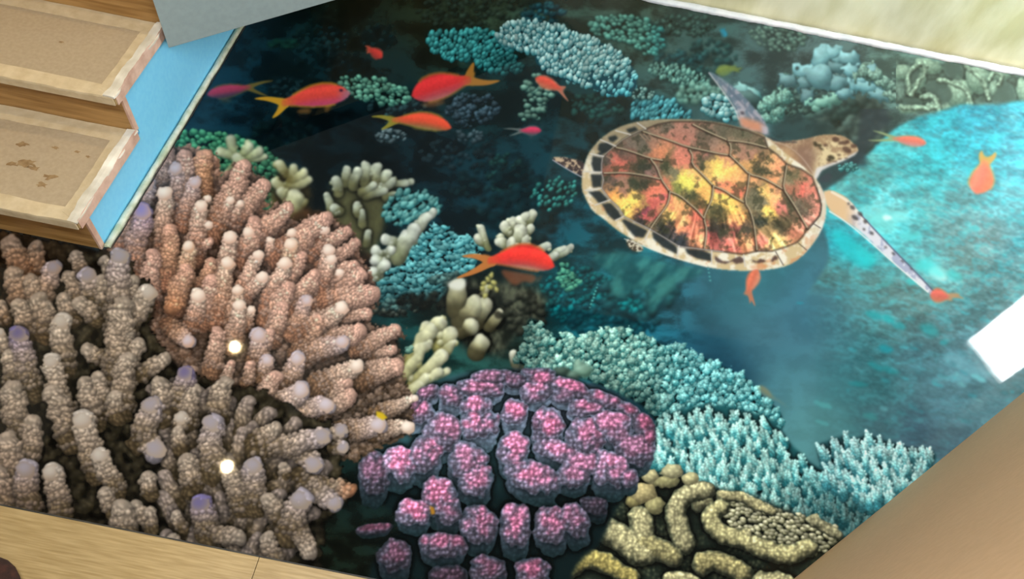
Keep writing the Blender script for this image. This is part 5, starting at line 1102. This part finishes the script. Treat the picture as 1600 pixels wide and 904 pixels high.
# edge strips of the print
def ragged(name, line, w, z, mat, amp, seed, axis='x'):
    """thin irregular bead of filler along a straight line"""
    r = np.random.RandomState(seed); (x0, y0), (x1, y1) = line; L_ = math.hypot(x1 - x0, y1 - y0); n = int(L_ / .012)
    ux, uy = (x1 - x0) / L_, (y1 - y0) / L_; nx, ny = -uy, ux
    k = np.convolve(r.rand(n + 9) - .5, np.ones(5) / 5, 'valid')[:n + 1]; k2 = np.convolve(r.rand(n + 9) - .5, np.ones(5) / 5, 'valid')[:n + 1]; n = len(k) - 1
    V = []; F = []
    for i in range(n + 1):
        t = L_ * i / n; a = -w * .5 + amp * k[i]; c = w * .5 + amp * k2[i]
        for j, (o_, h) in enumerate(((a, 0), (a * .6 + c * .4, 1), (a * .3 + c * .7, .9), (c, 0))):
            V.append((x0 + ux * t + nx * o_, y0 + uy * t + ny * o_, .0015 + z * h))
        V.append((x0 + ux * t + nx * (a + c) * .5, y0 + uy * t + ny * (a + c) * .5, .0012))
    for i in range(n):
        b0, b1 = i * 5, i * 5 + 5
        for j in range(3): F.append((b0 + j, b0 + j + 1, b1 + j + 1, b1 + j))
        F.append((b0 + 3, b0, b1, b1 + 3))
    return mesh_obj(name, V, F, mat, smooth=True)
struct(ragged('trim_1', ((STAIR_X + .014, 1.222), (STAIR_X + .014, FAR_Y - .01)), .028, .008, M['grout'], .007, 3))
struct(ragged('trim_2', ((STAIR_X + .031, 1.23), (STAIR_X + .031, FAR_Y - .01)), .004, .002, M['black'], .006, 4))
struct(ragged('trim_3', ((-0.4, 3.118), (3.0, 3.118)), .056, .012, M['white'], .016, 5))

# ================= PLANK FLOOR (near edge) =================
def plank(x0, x1, y0, y1):
    return box_obj('floor_plank', x0, x1, y0, y1, -0.004, 0.006, M['wood'], bevel=.0012)
xs_seams = [-2.68, -1.75, -0.498, 0.75, 1.98, 3.2]
for r_, y1 in enumerate((PLANK_Y, PLANK_Y - .193, PLANK_Y - .386, PLANK_Y - .579, PLANK_Y - .772)):
    off = (0, .42, -.3, .2, -.5)[r_]
    for i in range(len(xs_seams) - 1):
        a = max(-2.69, xs_seams[i] + off if r_ else xs_seams[i]); c = min(3.9, xs_seams[i + 1] + off if r_ else xs_seams[i + 1])
        if c - a > .05: struct(plank(a + .0008, c - .0008, y1 - .1922, y1))
struct(box_obj('trim_4', -2.69, 0.66, PLANK_Y + .0002, PLANK_Y + .004, 0.0, 0.0052, M['black']))

# ================= STAIRCASE =================
st = tag(empty('staircase', (STAIR_X, 1.213, 0)), 'oak staircase with taped protective sheets on its treads and a sky-blue side', 'staircase')
PI_ = Matrix.Translation((-STAIR_X, -1.213, 0))
def child(o, parent, root=st):
    o.parent = parent; o.matrix_parent_inverse = parent.matrix_world.inverted() if parent.type != 'EMPTY' else PI_; return o
bpy.context.view_layer.update()
RY = [1.213, 1.571, 1.905, 2.24, 2.575, 2.91]; RZ = [.17, .34, .51, .68, .85, 1.02]; XL = -2.69
YE = FAR_Y - .004
side = [(RY[0] + .0185, -.002)]
for i in range(6):
    side.append((RY[i] + .0185, RZ[i] - .022)); side.append(((RY[i + 1] + .0185 if i < 5 else YE), RZ[i] - .022))
side.append((YE, -.002))
o = prism('side_panel', side, 'x', STAIR_X - .02, STAIR_X, M['blue'], bevel=0); child(o, st); o['label'] = 'light blue painted side of the stairs'
rs = np.random.RandomState(3)
def strip(name, quad, z, h, mat, parent, wob=.003, seed=0, n=26):
    """a strip of tape: quad = two long edges [(a0,a1),(b0,b1)] in x,y; slightly wavy edges, real thickness"""
    r = np.random.RandomState(seed); (a0, a1), (b0, b1) = quad; V = []; F = []
    ka = np.convolve(r.rand(n + 5) - .5, np.ones(4) / 4, 'valid'); kb = np.convolve(r.rand(n + 5) - .5, np.ones(4) / 4, 'valid')
    for i in range(n + 1):
        t = i / n; ax, ay = a0[0] + (a1[0] - a0[0]) * t, a0[1] + (a1[1] - a0[1]) * t; bx, by = b0[0] + (b1[0] - b0[0]) * t, b0[1] + (b1[1] - b0[1]) * t
        L_ = math.hypot(bx - ax, by - ay); ux, uy = (bx - ax) / L_, (by - ay) / L_
        ax -= ux * wob * ka[i] * 2; ay -= uy * wob * ka[i] * 2; bx += ux * wob * kb[i] * 2; by += uy * wob * kb[i] * 2
        hh = h * (1 + .5 * ka[i])
        V += [(ax, ay, z), (ax, ay, z + hh), ((ax + bx) / 2, (ay + by) / 2, z + hh * 1.25), (bx, by, z + hh), (bx, by, z)]
    for i in range(n):
        p, q = i * 5, i * 5 + 5
        for j in range(4): F.append((p + j, p + j + 1, q + j + 1, q + j))
        F.append((p + 4, p, q, q + 4))
    F.append((0, 4, 3, 2, 1)); F.append((n * 5, n * 5 + 1, n * 5 + 2, n * 5 + 3, n * 5 + 4))
    return child(mesh_obj(name, V, F, mat), parent)
def blotches(parent, spots, z):
    for k, (x, y, s_) in enumerate(spots):
        r = np.random.RandomState(40 + k); n = 16; rad = s_ * (.5 + .9 * r.rand(n)); V = [(x, y, z)]
        for i in range(n):
            a = i * 6.283 / n; V.append((x + rad[i] * math.cos(a) * 1.3, y + rad[i] * math.sin(a) * .8, z))
        o = mesh_obj('stain', V, [(0, i + 1, (i + 1) % n + 1) for i in range(n)], M['stain']); child(o, parent)
M['stain'] = material('damp_brown_stain', (132,102,66), (158,130,92), scale=60, rough=.8)
for i in range(6):
    y0, z1 = RY[i], RZ[i]; z0 = RZ[i - 1] if i else -.002; y1 = RY[i + 1] if i < 5 else YE; nose = y0 - .036
    sp = box_obj('step', XL, STAIR_X + .008, nose, y1 - .0005, z1 - .022, z1, M['wood'], bevel=.004); child(sp, st)
    bpy.context.view_layer.update()
    rb = box_obj('riser', XL, STAIR_X - .004, y0, y0 + .018, z0 + .0005, z1 - .0225, M['riser'], bevel=.001); child(rb, sp)
    eb = box_obj('riser_end', STAIR_X - .0035, STAIR_X + .004, y0 - .002, y0 + .018, z0 + .0005, z1 - .0225, M['edge']); child(eb, sp); eb['label'] = 'bare pinkish board end'
    sh = box_obj('protective_sheet', XL, STAIR_X - .030, nose + .030, y1 - .045, z1 + .0002, z1 + .0030, M['sheet']); child(sh, sp)
    strip('masking_tape', [[(XL, nose - .003), (STAIR_X + .004, nose - .003)], [(XL, nose + .052), (STAIR_X + .004, nose + .050)]], z1 + .0032, .0016, M['tape'], sp, .003, i + 1, 60)
    strip('masking_tape', [[(XL, nose - .0045), (STAIR_X + .004, nose - .0045)], [(XL, nose - .0012), (STAIR_X + .004, nose - .0012)]], z1 - .022, .026, M['tape'], sp, .0004, i + 11, 60)
    strip('masking_tape', [[(XL, y1 - .058), (STAIR_X - .02, y1 - .058)], [(XL, y1 - .001), (STAIR_X - .02, y1 - .001)]], z1 + .0032, .0014, M['tape'], sp, .003, i + 21, 60)
    strip('masking_tape', [[(STAIR_X - .052, nose + .03), (STAIR_X - .052, y1 - .03)], [(STAIR_X - .012, nose + .01), (STAIR_X - .012, y1 - .01)]], z1 + .0048, .0014, M['tape'], sp, .004, i + 31)
    o = strip('foam_tape', [[(STAIR_X - .024, nose - .002), (STAIR_X - .022, y1 - .004)], [(STAIR_X + .010, nose - .004), (STAIR_X + .010, y1 - .002)]], z1 + .0062, .006, M['tape_white'], sp, .007, i + 41); o['label'] = 'white foam edge tape'
    o = strip('foam_tape', [[(STAIR_X + .0082, nose + .004), (STAIR_X + .0082, y1 - .004)], [(STAIR_X + .0112, nose + .004), (STAIR_X + .0112, y1 - .004)]], z1 - .024, .032, M['edge'], sp, .0006, i + 51)
    if i == 0: blotches(sp, [(-1.545,1.36,.020),(-1.515,1.345,.014),(-1.455,1.325,.015),(-1.462,1.290,.013),(-1.585,1.345,.012),(-1.60,1.43,.014),(-1.50,1.44,.008),(-1.43,1.44,.007),(-1.39,1.43,.006)], z1 + .0034)
    if i == 1: blotches(sp, [(-1.56,1.73,.006)], z1 + .0034)

# ================= RECESSED SPOT LAMPS (they mirror in the floor) =================
def downlight(x, y, label):
    t = tag(empty('recessed_downlight', (x, y, 2.70)), label, 'ceiling lamp', 'recessed warm spot lamps over the stairs')
    bm = bmesh.new(); n = 28; prof = [(.052, 0), (.052, -.006), (.036, -.008), (.034, -.002), (.034, 0)]
    rings = [[bm.verts.new((r * math.cos(a * 6.283 / n), r * math.sin(a * 6.283 / n), z)) for a in range(n)] for r, z in prof]
    for q in range(len(rings) - 1):
        for a in range(n): bm.faces.new([rings[q][a], rings[q][(a + 1) % n], rings[q + 1][(a + 1) % n], rings[q + 1][a]])
    bm_obj('trim_ring', bm, M['steel'], t, smooth=True)
    bm = bmesh.new(); bmesh.ops.create_uvsphere(bm, u_segments=20, v_segments=10, radius=.030)
    for v in bm.verts: v.co.z = v.co.z * .35 - .006
    bm_obj('bulb', bm, M['bulb'], t, smooth=True)
    d = bpy.data.lights.new('lamp_beam', 'SPOT'); d.energy = 9; d.color = (1, .80, .52); d.spot_size = 1.9; d.spot_blend = .8; d.shadow_soft_size = .03
    l = bpy.data.objects.new('lamp_beam', d); COL.objects.link(l); l.parent = t; l.location = (0, 0, -.03)
downlight(-0.77533 * 2.35, 0.96645 * 2.35, 'recessed warm spot lamp, farther from the plank floor')
downlight(-0.66349 * 2.35, 0.61197 * 2.35, 'recessed warm spot lamp, nearer the plank floor')

# ================= SLIPPER TOE AT THE BOTTOM LEFT CORNER =================
t = tag(empty('slipper', (-1.115, 0.148, 0.006)), 'dark brown fuzzy slipper toe on the oak plank at the bottom left corner', 'slipper')
def lump(name, items, mat, parent, seg=24):
    bm = bmesh.new()
    for (x, y, z, rx, ry, rz) in items:
        r = bmesh.ops.create_uvsphere(bm, u_segments=seg, v_segments=seg // 2, radius=1)
        for v in r['verts']: v.co = Vector((x + v.co.x * rx, y + v.co.y * ry, max(.0, z + v.co.z * rz)))
    return bm_obj(name, bm, mat, parent, smooth=True)
lump('upper', [(0.02, .02, .030, .105, .115, .045), (0.10, -.02, .026, .12, .105, .040), (0.17, -.055, .022, .09, .095, .032), (0.0, -.14, .03, .12, .2, .05)], M['shoe'], t)
prism('sole', [(-.11, -.34), (.14, -.34), (.22, -.12), (.235, -.03), (.17, .035), (.05, .115), (-.06, .125), (-.11, .02)], 'z', 0, .010, M['black'], t)

# ================= THE PRINTED FLOOR =================
def art_xy(X, Y):
    """floor metres -> artwork sheet"""
    cx_ = ROT[0][0] * X + ROT[1][0] * Y + ROT[2][0] * -CAM_H; cy_ = ROT[0][1] * X + ROT[1][1] * Y + ROT[2][1] * -CAM_H; cz_ = ROT[0][2] * X + ROT[1][2] * Y + ROT[2][2] * -CAM_H
    return 800 + FOCAL * cx_ / -cz_, 452 - FOCAL * cy_ / -cz_
def spaced(knots):
    out = []
    for (a, b_, d0, d1) in knots:
        x = a
        while x < b_ - 1e-9:
            out.append(x); x += d0 + (d1 - d0) * (x - a) / (b_ - a)
    out.append(knots[-1][1]); return np.array(out)
gx = spaced([(-1.96, -1.70, .012 * Q, .006 * Q), (-1.70, 2.20, .0021 * Q, .0021 * Q), (2.20, 3.26, .006 * Q, .014 * Q)])
gy = spaced([(PLANK_Y + .001, 3.13, .0017 * Q, .0032 * Q)])
nx_, ny_ = len(gx), len(gy)
GX, GY = np.meshgrid(gx, gy); SX, SY = art_xy(GX, GY)
u = np.clip(SX - AX0 - .5, 0, AW - 1.001); v = np.clip(SY - AY0 - .5, 0, AH - 1.001)
iu, iv = u.astype(np.int32), v.astype(np.int32); fu, fv = (u - iu)[..., None].astype(np.float32), (v - iv)[..., None].astype(np.float32)
lin = np.clip(ART, 0, 1); lin = np.where(lin <= .04045, lin / 12.92, ((lin + .055) / 1.055) ** 2.4).astype(np.float32)
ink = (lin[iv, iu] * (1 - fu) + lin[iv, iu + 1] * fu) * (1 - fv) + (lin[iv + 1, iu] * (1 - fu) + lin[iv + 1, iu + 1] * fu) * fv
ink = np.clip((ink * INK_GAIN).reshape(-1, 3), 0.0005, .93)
fx = (GX[:-1, :-1] + GX[1:, 1:]) / 2; fy = (GY[:-1, :-1] + GY[1:, 1:]) / 2
keep = ~((fx < STAIR_X + .004) & (fy > RY[0] + .004)) & (fy > diag_y(fx) - .02)
sx, sy = art_xy(fx, fy); ju = np.clip((sx - AX0).astype(np.int32), 0, AW - 1); jv = np.clip((sy - AY0).astype(np.int32), 0, AH - 1)
fid = PID[jv, ju].astype(np.int32) * 2048 + SID[jv, ju]; fid[~keep] = -1
idx = np.arange(nx_ * ny_).reshape(ny_, nx_)
quads = np.stack([idx[:-1, :-1], idx[:-1, 1:], idx[1:, 1:], idx[1:, :-1]], -1).reshape(-1, 4); fid = fid.reshape(-1)
GXf = GX.reshape(-1); GYf = GY.reshape(-1)
def sheet_mesh(name, sel, parent):
    q = quads[sel]; uq, inv = np.unique(q, return_inverse=True); nv, nf = len(uq), len(q)
    me = bpy.data.meshes.new(name); me.vertices.add(nv); me.loops.add(nf * 4); me.polygons.add(nf)
    co = np.zeros((nv, 3), np.float32); co[:, 0] = GXf[uq]; co[:, 1] = GYf[uq]; me.vertices.foreach_set('co', co.ravel())
    me.loops.foreach_set('vertex_index', inv.reshape(-1).astype(np.int32))
    me.polygons.foreach_set('loop_start', np.arange(nf, dtype=np.int32) * 4)
    me.update(calc_edges=True)
    a = me.color_attributes.new('ink', 'FLOAT_COLOR', 'POINT'); c4 = np.ones((nv, 4), np.float32); c4[:, :3] = ink[uq]; a.data.foreach_set('color', c4.ravel())
    me.materials.append(M['print']); o = bpy.data.objects.new(name, me); COL.objects.link(o)
    if parent is not None: o.parent = parent
    return o
order = np.argsort(fid, kind='stable'); fs = fid[order]; cut = np.searchsorted(fs, np.unique(fs)); keys = np.unique(fs)
groups = {int(k): order[cut[i]:(cut[i + 1] if i + 1 < len(cut) else len(fs))] for i, k in enumerate(keys) if k >= 0}
mural = tag(empty('floor_mural'), 'glossy printed floor showing a coral reef with a sea turtle and small red fish', 'floor mural')
parents = {}
MINF = max(6, int(30 / Q / Q))
for p in range(len(PARTS)):
    ks = [k for k in groups if k // 2048 == p]
    if not ks: continue
    own = [k for k in ks if k % 2048 == 0 or SUBS[k % 2048] is None or SUBS[k % 2048][2] != p or len(groups[k]) < MINF]
    nm, lab = PARTS[p]
    basek = [k for k in ks if k not in own and SUBS[k % 2048][0] in ('coral_base', 'coral_floor', 'shell_rim')]
    if basek and own:      # slivers too small to be a part join the colony's base
        groups[basek[0]] = np.concatenate([groups[basek[0]]] + [groups[k] for k in own]); ks = [k for k in ks if k not in own]; own = []
    if own: o = sheet_mesh(nm, np.concatenate([groups[k] for k in own]), mural)
    else: o = empty(nm); o.parent = mural
    if lab: o['label'] = lab
    for k in ks:
        if k in own: continue
        sn, _, _ = SUBS[k % 2048]; c = sheet_mesh(sn, groups[k], o)
        if SUBS[k % 2048][1]: c['label'] = SUBS[k % 2048][1]
